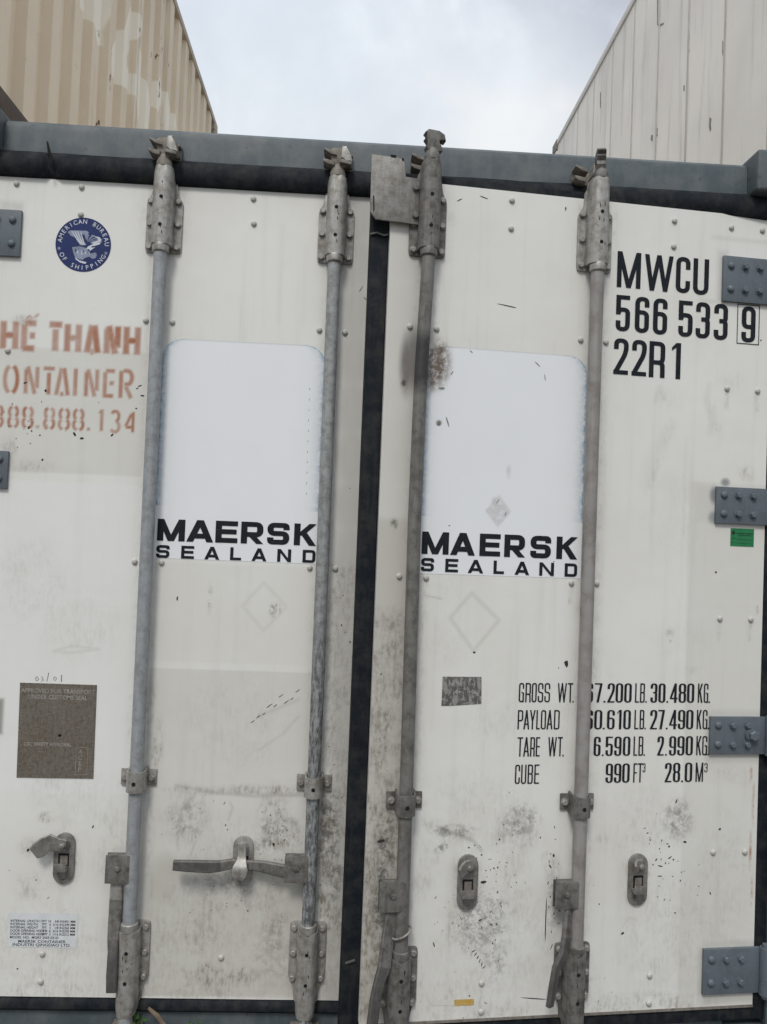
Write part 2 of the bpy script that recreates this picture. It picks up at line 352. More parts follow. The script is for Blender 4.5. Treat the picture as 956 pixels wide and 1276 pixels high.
# ------------------------------------------------------------------ door leaves with wear and some painted shade
def smooth01(x): x = np.clip(x, 0, 1); return x*x*(3-2*x)
class WearShade:
    def __init__(s, P, x0, x1, step=0.004):
        s.P = P; s.xs = np.linspace(x0, x1, int((x1-x0)/step)+1); s.zs = np.linspace(ZB, ZT, int((ZT-ZB)/step)+1)
        s.X, s.Z = np.meshgrid(s.xs, s.zs); s.a = {k: np.zeros_like(s.X) for k in ('dirt', 'soft', 'scuff', 'rust', 'spray', 'soot', 'patch', 'cool', 'greymist')}  # dirt and soft hold painted shade as well as grime and smears
    def put(s, k, m, mode='max'):
        if mode == 'max': s.a[k] = np.maximum(s.a[k], m)
        else: s.a[k] = np.clip(s.a[k]+m, 0, 1)
    def blob(s, k, u, v, ru, rv, amt=0.6, rot=0, hard=1.0, mode='max'):
        x, z = s.P(u, v); dx, dz = s.X-x, s.Z-z; c, q = math.cos(R(rot)), math.sin(R(rot))
        a = (dx*c+dz*q)/(ru*PXM); b = (-dx*q+dz*c)/(rv*PXM); d = np.sqrt(a*a+b*b)
        s.put(k, smooth01((1.25-d)/(0.9/hard))*amt, mode)
    def rect(s, k, u0, v0, u1, v1, amt=0.5, edge=3):
        xa, za = s.P(u0, v0); xb, zb = s.P(u1, v1); xa, xb = sorted((xa, xb)); za, zb = sorted((za, zb)); e = edge*PXM
        d = np.minimum(np.minimum(s.X-xa, xb-s.X), np.minimum(s.Z-za, zb-s.Z))
        s.put(k, smooth01(0.5+d/e)*amt)
    def seg(s, p, q):
        ax, az = p; bx, bz = q; vx, vz = bx-ax, bz-az; L = vx*vx+vz*vz+1e-12
        t = np.clip(((s.X-ax)*vx+(s.Z-az)*vz)/L, 0, 1); return np.hypot(s.X-ax-t*vx, s.Z-az-t*vz)
    def line(s, k, pts, wid, amt=0.6, soft=0.6):
        q = [s.P(*p) for p in pts]; d = np.full_like(s.X, 9.0)
        for a, b in zip(q, q[1:]): d = np.minimum(d, s.seg(a, b))
        s.put(k, smooth01((wid*PXM*(0.5+soft)-d)/(wid*PXM*soft*2))*amt)
    def bars(s, k, pts, wid, amt, soft=0.16):
        q = [s.P(*p) for p in pts]; wd = wid*PXM; m = np.zeros_like(s.X); n = len(q)
        for i, ((ax, az), (bx, bz)) in enumerate(zip(q, q[1:])):
            L = math.hypot(bx-ax, bz-az)+1e-9; tx, tz = (bx-ax)/L, (bz-az)/L
            al = (s.X-ax)*tx+(s.Z-az)*tz; pe = np.abs(-(s.X-ax)*tz+(s.Z-az)*tx)
            e0 = 0.0 if i == 0 else wd*.3; e1 = 0.0 if i == n-2 else wd*.3
            d = np.maximum(pe-wd/2, np.maximum(-al-e0, al-L-e1)); m = np.maximum(m, smooth01(0.5-d/(2*soft*wd+.003)))
        s.put(k, m*amt)
    def leaf(s, name, parent, loc, rz, extra, mats):
        nx, nz = len(s.xs), len(s.zs); th = 0.08
        V = np.stack([s.X, np.zeros_like(s.X), s.Z], -1).reshape(-1, 3)
        i = np.arange(nx*nz).reshape(nz, nx)
        F = np.stack([i[:-1, :-1], i[:-1, 1:], i[1:, 1:], i[1:, :-1]], -1).reshape(-1, 4).tolist()
        n0 = len(V); x0, x1, z0, z1 = s.xs[0], s.xs[-1], s.zs[0], s.zs[-1]
        V2 = [(x, y, z) for y in (0.0, th) for x, z in ((x0, z0), (x1, z0), (x1, z1), (x0, z1))]
        Q = lambda *k: [n0+j for j in k]
        F += [Q(0, 4, 5, 1), Q(1, 5, 6, 2), Q(2, 6, 7, 3), Q(3, 7, 4, 0), Q(4, 7, 6, 5)]
        V = V.tolist()+V2; mi = [0]*len(F)
        for pts, m in extra:
            k = len(V); V += [(x, -0.0006-0.0001*(j_ % 3), z) for j_, (x, z) in enumerate(pts)]; F.append(list(range(k, k+len(pts)))); mi.append(m)
        me = bpy.data.meshes.new(name); me.from_pydata(V, [], F)
        me.polygons.foreach_set('material_index', mi)
        for k, arr in s.a.items():
            at = me.attributes.new(k, 'FLOAT', 'POINT'); vals = np.zeros(len(V), np.float32); vals[:n0] = arr.ravel(); at.data.foreach_set('value', vals)
        for m in mats: me.materials.append(M[m])
        me.update(); o = bpy.data.objects.new(name, me); COL.objects.link(o); o.location = loc; o.rotation_euler = (0, 0, rz); o.parent = parent
        return o
def fleck(P, u, v, L, wd, ang, m=1):
    """one paint chip or scratch, an irregular sliver"""
    x, z = P(u, v); L *= PXM; wd *= PXM; c, q = math.cos(R(ang)), math.sin(R(ang)); pts = []
    for k in range(7):
        a = 2*math.pi*k/7; rr = random.uniform(0.65, 1.1); a_, b_ = math.cos(a)*L/2*rr, math.sin(a)*wd/2*rr
        pts.append((x+a_*c-b_*q, z+a_*q+b_*c))
    return (pts, m)
def chips(P, n, cu, cv, su, sv, L=(1.5, 5), wd=(1.2, 2.2), ang=(20, 100)):
    r = []
    for _ in range(n):
        r.append(fleck(P, random.gauss(cu, su), random.gauss(cv, sv), min(L[1]*1.7, L[0]*.8*random.lognormvariate(.35, .6)), min(wd[1]*1.3, wd[0]*.9*random.lognormvariate(.15, .45)), random.uniform(*ang)+random.gauss(0, 22)))
    return r

# stencil alphabet (strokes with the bridges of a cut stencil); box 0..1 x 0..1
def arc(cx, cy, rx, ry, a0, a1, n=10): return [(cx+rx*math.cos(R(a0+(a1-a0)*k/n)), cy+ry*math.sin(R(a0+(a1-a0)*k/n))) for k in range(n+1)]
ST = {
 'H': [[(0, 0), (0, 1)], [(1, 0), (1, 1)], [(.12, .5), (.88, .5)]],
 'E': [[(0, 0), (0, .92)], [(-.1, .05), (.9, .05)], [(.48, .52), (.92, .52)], [(.06, .97), (1, .97)]],
 'T': [[(0, .96), (1, .96)], [(.5, 0), (.5, .80)]],
 'A': [[(0, 0), (.40, 1)], [(.62, 1), (1, 0)], [(.36, .04), (.60, .04)]],
 'N': [[(0, 0), (0, .9)], [(.14, 1), (.82, 0)], [(1, .22), (1, 1)]],
 'O': [arc(.46, .5, .46, .5, 104, 256), arc(.54, .5, .46, .5, -76, 76)],
 'I': [[(.5, 0), (.5, 1)]],
 'R': [[(0, 0), (0, 1)], [(.2, 1)]+arc(.55, .75, .42, .25, 90, -80)+[(.3, .5)], [(.45, .42), (.95, 0)]],
 '8': [arc(.44, .75, .42, .25, 105, 240), arc(.56, .75, .42, .25, -60, 75), arc(.44, .25, .46, .25, 120, 255), arc(.56, .25, .46, .25, -75, 60)],
 '1': [[(.35, .85), (.6, 1), (.6, 0)]],
 '3': [arc(.45, .75, .45, .25, 150, -80), arc(.45, .25, .5, .27, 75, -150)],
 '4': [[(.85, 0), (.85, 1)], [(.65, .9), (.05, .3)], [(.05, .25), (.7, .25)]],
 '.': [[(.5, 0), (.5, .12)]],
}
def stencil(W_, chars, yb, h, wid, amt):
    """chars: (glyph, u0, u1); yb(u) baseline pixel row, h pixel height"""
    for ch, u0, u1 in chars:
        for st in ST[ch]:
            pts = []
            for a, b in st:
                u = u0+(u1-u0)*a; pts.append((u + b*h*0.04, yb(u)-b*h))
            W_.bars('spray', pts, wid, amt*random.uniform(0.72, 1.0))

# ---- left leaf
WL = WearShade(PL, 0.004, PL(454.5, 560)[0])
k5 = 5.0316
c5 = lambda *r: [(ch, a/k5, b/k5) for ch, a, b in r]
stencil(WL, c5(('H', 18, 95), ('E', 148, 222), ('T', 305, 385), ('H', 420, 490), ('A', 545, 612), ('N', 668, 735), ('H', 790, 860)), lambda u: 380+272/k5+u*0.047, 172/k5, 7.6, 0.97)
WL.line('spray', [(34, 396.5), (37, 393.5), (40, 396.5)], 2.2, 0.7); WL.line('spray', [(44, 395), (47.5, 392)], 2.4, 0.7)
stencil(WL, c5(('O', 28, 106), ('N', 160, 230), ('T', 268, 338), ('A', 352, 425), ('I', 450, 490), ('N', 538, 605), ('E', 655, 715), ('R', 755, 825)), lambda u: 380+548/k5+u*0.045, 170/k5, 4.8, 0.97)
stencil(WL, c5(('8', -42, 12), ('8', 55, 108), ('8', 145, 200), ('.', 225, 245), ('8', 280, 335), ('8', 372, 428), ('8', 462, 518), ('.', 545, 565), ('1', 605, 655), ('3', 695, 748), ('4', 785, 840)), lambda u: 380+762/k5+u*0.045, 128/k5, 3.6, 0.97)
WL.rect('patch', -17, 430, 178, 594, 0.30, 2); WL.rect('cool', -17, 597, 175, 990, 0.5, 3)
WL.rect('patch', 186, 832, 372, 1238, 0.36, 1.5); WL.rect('patch', 189, 700, 402, 830, 0.12, 3)
WL.rect('patch', 184, 1078, 372, 1243, 0.62, 2); WL.blob('patch', 205, 1100, 30, 50, .75); WL.rect('patch', 330, 1100, 372, 1243, .75, 10)
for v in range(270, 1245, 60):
    WL.blob('soft', 442-(v-420)*0.026, v, 22, 60, 0.40+0.00012*(v-420))  # shading of the closing-edge strip, painted into the colour
WL.rect('dirt', 396, 985, 432, 1170, 0.95, 14); WL.rect('dirt', 405, 700, 440, 1000, 0.5, 16); WL.rect('soft', 398, 1000, 428, 1120, 0.35, 16)
WL.blob('scuff', 410, 1040, 14, 60, 0.75); WL.blob('scuff', 418, 1090, 10, 40, 0.7)
for a in ((350, 1040, 34, 26, .75), (340, 1010, 22, 34, .6), (230, 1015, 34, 40, .45), (285, 1120, 60, 26, .45), (250, 1160, 50, 36, .5), (270, 1215, 60, 18, .8), (340, 1140, 26, 60, .5), (60, 1018, 14, 8, .75), (36, 1055, 14, 12, .6), (40, 1105, 26, 22, .35), (330, 985, 60, 8, .8),
          (250, 985, 50, 6, .7), (185, 880, 12, 40, .55), (195, 930, 10, 40, .6), (140, 1050, 30, 60, .25), (60, 980, 30, 30, .25), (212, 1165, 26, 70, .35), (40, 725, 50, 60, .18), (100, 780, 60, 50, .15), (30, 580, 40, 10, .35), (30, 400, 16, 8, .6), (10, 560, 12, 20, .5)):
    WL.blob('dirt', *a)
for a in ((345, 1030, 26, 14, .6), (235, 1020, 26, 30, .35), (330, 1055, 16, 12, .55), (280, 1100, 50, 20, .35), (345, 1165, 12, 40, .35), (343, 760, 8, 10, .75), (262, 745, 3, 22, .35), (340, 1190, 30, 40, .25)):
    WL.blob('scuff', *a)
WL.line('soft', [(220, 979), (262, 987), (318, 992), (398, 990)], 4, 0.4); WL.line('dirt', [(186, 700), (186, 1240)], 10, 0.35)
for c in ((300, 755), (329, 724), (358, 755), (329, 786)): pass
WL.line('soft', [(302, 755), (329, 726), (357, 756), (329, 786), (302, 755)], 3.5, 0.16)
WL.line('soft', [(322, 935), (352, 915), (372, 893)], 3, 0.22); WL.line('soft', [(322, 893), (372, 872)], 4, 0.25)
WL.line('soft', [(67, 811), (90, 805), (123, 809), (92, 813), (68, 812)], 3, 0.22)
for u in (182, 198): pass
WL.rect('soft', 0, 250, 29, 264, 0.28, 10); WL.blob('soft', 22, 258, 9, 5, 0.35)
WL.rect('soft', -17, 870, 3, 915, 0.85, 5)  # shade of the third hinge, painted on the leaf
for pts in ([(225, 1040), (232, 1030), (246, 1034), (250, 1040)], [(222, 1060), (220, 1030), (228, 1005)], [(238, 1065), (245, 1046)], [(285, 1022), (290, 1006), (287, 1000)]): WL.line('soft', pts, 2.2, 0.35)
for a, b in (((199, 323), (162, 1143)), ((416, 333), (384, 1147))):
    WL.line('dirt', [(a[0]+10, a[1]), (b[0]+10, b[1])], 9, .30, .9); WL.line('dirt', [(a[0]-10, a[1]), (b[0]-10, b[1])], 7, .22, .9)  # yellowish grime beside the bars, also painting in their contact shade
for u, v, ru, rv in ((205, 270, 31, 58), (420, 284, 29, 56), (166, 1205, 30, 58), (381, 1205, 32, 60), (172, 971, 28, 18), (390, 978, 28, 18), (302, 1072, 24, 42), (80, 1070, 22, 42)): WL.blob('dirt', u, v, ru, rv, .5)  # grime round the fittings, doubling as painted occlusion
for _ in range(26):
    u = random.uniform(190, 430); v = random.uniform(235, 1100); L_ = random.uniform(30, 130); WL.line('soft', [(u, v), (u-L_*.042, v+L_)], random.uniform(2, 6), random.uniform(.02, .07))
for a in ((60, 1180, 90, 60, .28), (280, 1120, 90, 110, .25), (250, 1230, 110, 20, .5), (60, 1235, 80, 14, .4), (100, 1000, 60, 60, .15), (290, 900, 80, 70, .16), (410, 1200, 20, 50, .5)): WL.blob('dirt', *a)  # grime film low down, also standing in for light falloff
WL.rect('soft', -25, 1030, 440, 1245, .045, 120)  # faint darkening of the foot, light falloff put into the colour
EX = chips(PL, 16, 40, 540, 34, 12, (1.5, 4), (1.2, 2)) + chips(PL, 8, 60, 505, 40, 14) + [fleck(PL, 174, 481, 6, 1.6, 20), fleck(PL, 178, 493, 6, 2, -5), fleck(PL, 171, 484, 4, 1.4, 30), fleck(PL, 170, 509, 3, 2, 10),
     fleck(PL, 32, 477, 5, 2, 20), fleck(PL, 57, 487, 4, 3, 90), fleck(PL, 36, 533, 5, 2.2, 60), fleck(PL, 93, 541, 6, 3, -60), fleck(PL, 140, 542, 5, 2.6, 45), fleck(PL, 53, 573, 4, 2.5, 50), fleck(PL, 221, 746, 7, 2, 90)]
EX += chips(PL, 26, 350, 1038, 18, 16, (1.5, 4), (1, 2)) + chips(PL, 14, 245, 1025, 26, 22, (1.2, 3), (.8, 1.6)) + chips(PL, 18, 300, 1110, 50, 20, (1.2, 4), (.8, 1.6)) + chips(PL, 8, 430, 1215, 6, 14, (1.5, 4), (1, 1.6)) + chips(PL, 10, 30, 1090, 30, 70, (1.2, 3), (.9, 1.6)) + chips(PL, 20, 260, 1180, 60, 50, (1, 2.6), (.8, 1.4)) + chips(PL, 30, 418, 1020, 10, 70, (1.2, 4), (.8, 1.6)) + chips(PL, 6, 430, 720, 8, 140, (2, 5), (1, 1.6))
for k in range(11): EX.append(fleck(PL, 386-k*0.42, 485+k*13, 3.5, 0.7, 85))
EX += [fleck(PL, 341, 1052, 5, 3, 110), fleck(PL, 116, 1030, 4, 2, 60), fleck(PL, 22, 1207, 3, 2, 30), fleck(PL, 35, 1059, 5, 3, 60), fleck(PL, 450, 360, 9, 1.0, 60), fleck(PL, 455, 372, 6, 1.0, -40)]
for k in range(9): EX.append(fleck(PL, 315+k*7, 905-k*6+random.uniform(-8, 8), random.uniform(5, 11), 0.9, 38))
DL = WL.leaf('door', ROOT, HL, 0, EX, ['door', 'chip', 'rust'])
DL['label'] = 'closed left door with orange stencilled letters'

# ---- right leaf
XE = PR(485, 320)[0]
WR = WearShade(PR, XE, PR(954.5, 600)[0])
WR.rect('patch', 475, 240, 520, 700, 0.45, 20); WR.rect('patch', 440, 640, 500, 1276, 0.8, 20)
WR.rect('dirt', 455, 760, 500, 1276, 0.75, 24); WR.rect('dirt', 452, 1000, 492, 1230, 1.0, 14)
WR.blob('scuff', 480, 1060, 14, 60, 0.8); WR.blob('scuff', 472, 1140, 12, 50, 0.7); WR.blob('soft', 478, 1080, 16, 80, 0.3); WR.blob('scuff', 475, 930, 10, 60, .35)
WR.line('patch', [(470, 1110), (470, 1160), (463, 1190), (456, 1225), (456, 1276)], 10, 0.2)
# burnt, knocked patch round the bent bar
WR.blob('soft', 510, 452, 15, 46, 0.5, 0); WR.blob('soot', 507, 452, 9, 40, 0.62); WR.blob('soot', 516, 446, 14, 44, 0.6); WR.blob('rust', 506, 462, 6, 28, .25); WR.blob('soft', 532, 420, 16, 14, .4)
WR.blob('dirt', 545, 452, 17, 30, 1.0, -10); WR.blob('scuff', 543, 450, 16, 28, 0.9, -10); WR.blob('soft', 545, 453, 14, 25, 0.34, -10); WR.blob('soot', 541, 438, 5, 12, .4); WR.blob('rust', 537, 470, 6, 14, .5)
WR.blob('soot', 503.5, 477, 3.0, 4.6, 0.9, 0, 1.6); WR.blob('rust', 502, 480, 3.5, 4, .6); WR.blob('soft', 534, 322, 28, 10, 0.22)
for v in range(230, 1000, 50): WR.blob('soft', 520-(v-230)*0.028, v, 26, 40, 0.10)  # contact shade painted along the third bar
for v in range(340, 1240, 60): WR.blob('soft', 747-(v-340)*0.034, v, 20, 50, 0.10)  # contact shade painted along the fourth bar
for a in ((640, 1035, 36, 40, .7), (600, 1000, 80, 40, .3), (570, 1040, 34, 14, .8), (545, 1030, 40, 12, .5), (590, 1160, 50, 60, .55), (640, 1110, 30, 60, .5), (690, 1100, 14, 60, .55), (845, 1025, 26, 34, .7), (800, 1030, 60, 60, .3), (750, 1050, 12, 16, .5), (525, 1090, 24, 60, .4), (560, 1240, 60, 30, .45),
          (840, 640, 60, 90, .12), (720, 690, 20, 60, .18), (850, 800, 60, 40, .14), (890, 520, 10, 34, .35), (912, 475, 22, 14, .3), (825, 560, 10, 80, .25), (830, 500, 16, 22, .3), (835, 788, 8, 8, .5), (860, 835, 16, 6, .4), (730, 1230, 30, 40, .25), (870, 1250, 60, 14, .5), (620, 1210, 60, 40, .35), (930, 590, 14, 12, .6),
          (555, 800, 30, 40, .18), (615, 900, 60, 40, .2), (780, 900, 8, 300, .12), (905, 960, 50, 14, .35), (900, 1170, 50, 12, .35), (560, 700, 40, 100, .1)):
    WR.blob('dirt', a[0], a[1], a[2], a[3], a[4]*.72, random.uniform(-30, 30), .8)
for a in ((650, 1025, 26, 26, .5), (600, 1150, 40, 40, .5), (590, 1120, 22, 20, .4), (690, 1120, 10, 50, .4), (845, 1020, 22, 24, .55), (565, 1035, 30, 10, .6), (552, 1055, 12, 6, .7, 30), (618, 1190, 16, 40, .4), (491, 653, 5, 7, .9), (470, 777, 4, 6, .35)):
    WR.blob('scuff', *a)
for pts, wd, am in (([(545, 1030), (560, 1036), (590, 1048), (600, 1060)], 4, .35), ([(628, 1020), (640, 1006), (650, 1020), (652, 1050)], 2.5, .22), ([(632, 1022), (628, 1050)], 2.5, .2), ([(805, 600), (812, 570), (830, 540)], 14, .06), ([(835, 600), (838, 640)], 16, .05), ([(817, 500), (822, 482), (828, 498)], 5, .10), ([(884, 480), (880, 500), (888, 520), (884, 540)], 7, .10),
                    ([(561, 770), (588, 739), (622, 773), (590, 811), (561, 770)], 4, .18), ([(776, 1155), (784, 1143), (794, 1147)], 2.5, .2), ([(605, 636), (621, 617), (637, 636), (626, 655), (605, 636)], 3, .12), ([(546, 527), (547, 530)], 6, .6), ([(553, 518), (559, 530), (558, 535)], 2, .45), ([(638, 580), (634, 595), (627, 597)], 4, .12), ([(530, 742), (550, 746)], 2, .3)):
    WR.line('soft', pts, wd, am*1.35)
for k in range(12):
    u = 618+k*3.2+random.uniform(-2, 2); v = 1008+random.uniform(-6, 10); WR.line('soft', [(u, v), (u+random.uniform(-4, 5), v+random.uniform(18, 42))], random.uniform(1.2, 2.6), random.uniform(.12, .3))
for k in range(10):
    u = 560+k*8+random.uniform(-4, 4); v = 1140+random.uniform(-20, 40); WR.line('soft', [(u, v), (u+random.uniform(-8, 8), v+random.uniform(15, 45))], random.uniform(1.5, 4), random.uniform(.08, .22))
for k in range(9):
    u = 830+k*4+random.uniform(-3, 3); v = 1005+random.uniform(-5, 14); WR.line('soft', [(u, v), (u+random.uniform(-8, 3), v+random.uniform(12, 30))], random.uniform(1.5, 3), random.uniform(.1, .25))
for a in ((890, 617, 7, 12, .75), (904, 601, 7, 6, .75), (889, 645, 8, 9, .6)): WR.blob('greymist', *a)
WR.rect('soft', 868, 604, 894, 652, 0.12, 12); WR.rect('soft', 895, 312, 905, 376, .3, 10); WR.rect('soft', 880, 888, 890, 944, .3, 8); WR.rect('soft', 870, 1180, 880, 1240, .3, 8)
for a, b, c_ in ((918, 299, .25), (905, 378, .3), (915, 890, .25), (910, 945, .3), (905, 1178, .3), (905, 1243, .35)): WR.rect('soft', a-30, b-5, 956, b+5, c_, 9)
WR.rect('patch', 862, 600, 956, 1260, .25, 4)
for a in ((935, 965, 3, 12, .9), (938, 1000, 3, 30, .8), (934, 1060, 3, 26, 1.), (936, 1110, 3, 20, .9), (943, 760, 3, 6, .8), (842, 1257, 3, 8, .9), (859, 1258, 5, 8, .6), (896, 1060, 4, 6, .2), (834, 799, 3, 2, .7)): WR.blob('rust', a[0]+1, a[1], a[2]*.7, a[3], a[4]*.75)
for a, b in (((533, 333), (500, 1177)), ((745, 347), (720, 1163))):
    WR.line('dirt', [(a[0]+10, a[1]), (b[0]+11, b[1])], 9, .32, .9); WR.line('dirt', [(a[0]-10, a[1]), (b[0]-11, b[1])], 8, .28, .9)  # grime either side of the bars, with contact shade painted in
for u, v, ru, rv in ((534, 275, 31, 58), (743, 290, 30, 62), (498, 1235, 32, 60), (712, 1230, 32, 60), (503, 1001, 28, 18), (719, 1003, 28, 18), (582, 1099, 22, 44), (793, 1095, 22, 42)): WR.blob('dirt', u, v, ru, rv, .5)  # grime about brackets, guides and retainers, with painted occlusion
for _ in range(34):
    u = random.uniform(530, 930); v = random.uniform(250, 1120); L_ = random.uniform(30, 140); WR.line('soft', [(u, v), (u-L_*.034, v+L_)], random.uniform(2, 7), random.uniform(.02, .07))
for u, v in ((906, 484), (944, 487), (897, 771), (935, 772), (888, 1062), (928, 1062), (809, 1215), (600, 1225), (712, 727), (531, 720)): WR.line('dirt', [(u, v+3), (u-1, v+24)], 5, .4)
for a in ((620, 1180, 100, 90, .22), (840, 1170, 90, 90, .22), (800, 1250, 120, 16, .45), (600, 1262, 80, 16, .4), (900, 1100, 40, 100, .2), (680, 900, 100, 60, .10)): WR.blob('dirt', *a)  # lower grime film, partly light falloff painted as colour
WR.rect('soft', 440, 1040, 956, 1280, .06, 140)  # faint painted falloff over the lower leaf
EX = []
EX += chips(PR, 22, 607, 1075, 14, 14, (2, 6), (1.4, 2.6), (30, 75)) + chips(PR, 24, 612, 1112, 18, 22, (1, 2.4), (1, 1.8)) + chips(PR, 34, 590, 1150, 28, 24, (2, 6), (1, 1.8), (40, 120)) + chips(PR, 16, 585, 1195, 20, 40, (2, 9), (.8, 1.4), (60, 120))
EX += chips(PR, 22, 827, 1070, 18, 22, (2, 5), (1.4, 2.4), (0, 80)) + chips(PR, 14, 840, 1105, 22, 18, (1.5, 4), (1.2, 2.4)) + chips(PR, 8, 815, 1040, 12, 8, (2, 4), (1.2, 2), (-30, 30)) + chips(PR, 14, 790, 1100, 50, 60, (1, 3), (1, 2)) + chips(PR, 26, 690, 1110, 5, 50, (2, 6), (1, 2), (70, 100)) + chips(PR, 22, 640, 1030, 20, 26, (1, 2.5), (.8, 1.4)) + chips(PR, 24, 478, 1040, 10, 70, (1.2, 5), (.8, 1.6), (40, 120)) + chips(PR, 10, 600, 1260, 40, 12, (1, 3), (.8, 1.6)) + chips(PR, 10, 740, 1240, 6, 16, (1, 3), (.8, 1.4))
EX += [fleck(PR, 632, 381, 28, 1.4, -8), fleck(PR, 706, 827, 6, 9, 10), fleck(PR, 696, 832, 3, 1, 90), fleck(PR, 547, 528, 7, 6, 0), fleck(PR, 690, 700, 2, 2, 0), fleck(PR, 892, 713, 3, 2.4, 0), fleck(PR, 948, 424, 2.4, 2.4, 0), fleck(PR, 665, 1244, 34, 1.6, -6), fleck(PR, 680, 1150, 1.6, 60, 0), fleck(PR, 690, 1066, 5, 3, 80), fleck(PR, 573, 249, 10, 1, 30), fleck(PR, 603, 246, 14, 1, -15), fleck(PR, 705, 260, 2, 6, 0), fleck(PR, 843, 998, 7, 2, 70), fleck(PR, 897, 1033, 4, 3, 30), fleck(PR, 776, 1163, 5, 3, 40), fleck(PR, 475, 1048, 12, 4, 5), fleck(PR, 591, 813, 4, 3, 0)]
EX += [fleck(PR, 590+k*2.6, 1185+k*4, 6, 1.2, 60+random.uniform(-30, 30)) for k in range(6)]
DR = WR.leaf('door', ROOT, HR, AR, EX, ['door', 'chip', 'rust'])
DR['label'] = 'right door ajar with black identification code'
DOORS = {'L': (DL, PL), 'R': (DR, PR)}
exL, exR = WL.xs[-1], WR.xs[0]

# edge trims and seals carried by the leaves
bm = new(); box(bm, (exL-0.006, -0.0035, ZB), (exL+0.004, 0.082, ZT), bev=0.001); obj('edge_trim', bm, 'edge_metal', DL)
bm = new(); box(bm, (exL+0.0045, 0.02, ZB-0.035), (exL+0.040, 0.07, ZT+0.03), bev=0.004); obj('edge_seal', bm, 'rubber', DL)
bm = new(); box(bm, (exR-0.050, 0.014, ZB-0.035), (exR-0.002, 0.064, ZT+0.03), bev=0.005)
sweep(bm, [(exR-0.052, 0.012, 2.272), (exR-0.035, 0.008, 2.276), (exR-0.016, 0.009, 2.271), (exR-0.004, 0.011, 2.275)], [.005]*4, [.004]*4, (0, 0, 1), 1)
sweep(bm, [(exR-0.04, 0.012, 0.335), (exR-0.016, 0.008, 0.345)], [.006]*2, [.004]*2, (0, 0, 1), 1)
obj('edge_seal', bm, ['rubber', 'grip'], DR)
x1 = WR.xs[-1]
bm = new(); box(bm, (exR, 0.004, ZB-0.042), (x1, 0.07, ZB-0.001), bev=0.006); box(bm, (x1+0.001, 0.006, ZB-0.042), (x1+0.02, 0.07, ZT), bev=0.004); box(bm, (exR, 0.02, ZT+0.001), (x1, 0.07, ZT+0.03), bev=0.004)
obj('edge_seal', bm, 'rubber', DR)
bm = new(); box(bm, (exR, -0.002, ZB-0.003), (x1, 0.003, ZB+0.004)); obj('edge_trim', bm, 'brown_keeper', DR)

# ------------------------------------------------------------------ door furniture
RO, RR = 0.032, 0.0180            # bar axis off the door, bar radius
def outline(pts): return pts
def bracket(side, x, ztop, zbot, mat, flip=False, wid=0.050):
    """bar housing: riveted hat-section with a flange; flip = at the foot of the bar"""
    D, P = DOORS[side]; bm = new(); H = ztop-zbot
    s = -1 if flip else 1; z0 = ztop if flip else zbot
    Z = lambda k: z0 + s*k                               # k measured from the bar side outwards
    w_, n_ = wid, 0.034
    fl = [(-w_+.008, 0), (w_-.008, 0), (w_-.002, .003), (w_, .012), (w_, H*.60), (w_-.004, H*.645), (n_+.003, H*.69), (n_, H*.74), (n_-.001, H*.86), (.024, H*.93), (-.024, H*.93), (-n_+.001, H*.86), (-n_, H*.74), (-n_-.003, H*.69), (-w_+.004, H*.645), (-w_, H*.60), (-w_, .012), (-w_+.002, .003)]
    pts = [(x+a, Z(b)) for a, b in fl]
    if flip: pts = pts[::-1]
    prism(bm, pts, -0.007, -0.0005, 0, 0.002)
    hat = [(-.0285, -.004), (-.0275, -.034), (-.0215, -.047), (-.0135, -.0525), (.0135, -.0525), (.0215, -.047), (.0275, -.034), (.0285, -.004)]
    lev = [(0.012, 1.0), (H*.6, 1.0), (H*.90, 0.97), (H*.985, 0.86)]
    rings = [[bm.verts.new((x+a*k, b*(0.75+0.25*k) if k < 1 else b, Z(z))) for a, b in hat] for z, k in lev]
    for p, q in zip(rings, rings[1:]): setm([bm.faces.new((p[i], p[i+1], q[i+1], q[i])) for i in range(7)], 0, False)
    setm([bm.faces.new(rings[0][::-1]), bm.faces.new(rings[-1])], 0)
    tube(bm, [(x, -RO, Z(-0.008)), (x, -RO, Z(-.006)), (x, -RO, Z(0.010)), (x, -RO, Z(.014))], [.0205, .0225, .0235, .022], 18, 0)
    for sx in (-1, 1):
        for k in (.045, .325, .60): bolt(bm, (x+sx*(w_-.0115), -0.007, Z(H*k+.004)), .0078, .008, 2, False)
    for k in (.27, .60):
        sheet(bm, [(x+math.cos(a)*.0052, Z(H*k)+math.sin(a)*.0052) for a in np.linspace(0, 2*math.pi, 14)[:-1]], -0.0531, 1)
    for _ in range(5):
        kx, kz = random.uniform(-.010, .010), random.uniform(.1, .8)*H; L_ = random.uniform(.004, .016)
        sheet(bm, [(x+kx, Z(kz)), (x+kx+.0016, Z(kz+L_*.4)), (x+kx+.0004, Z(kz+L_)), (x+kx-.001, Z(kz+L_*.5))], -0.0529, 1)
    return obj('bar_bracket', bm, [mat, 'hole', 'galv'], D)
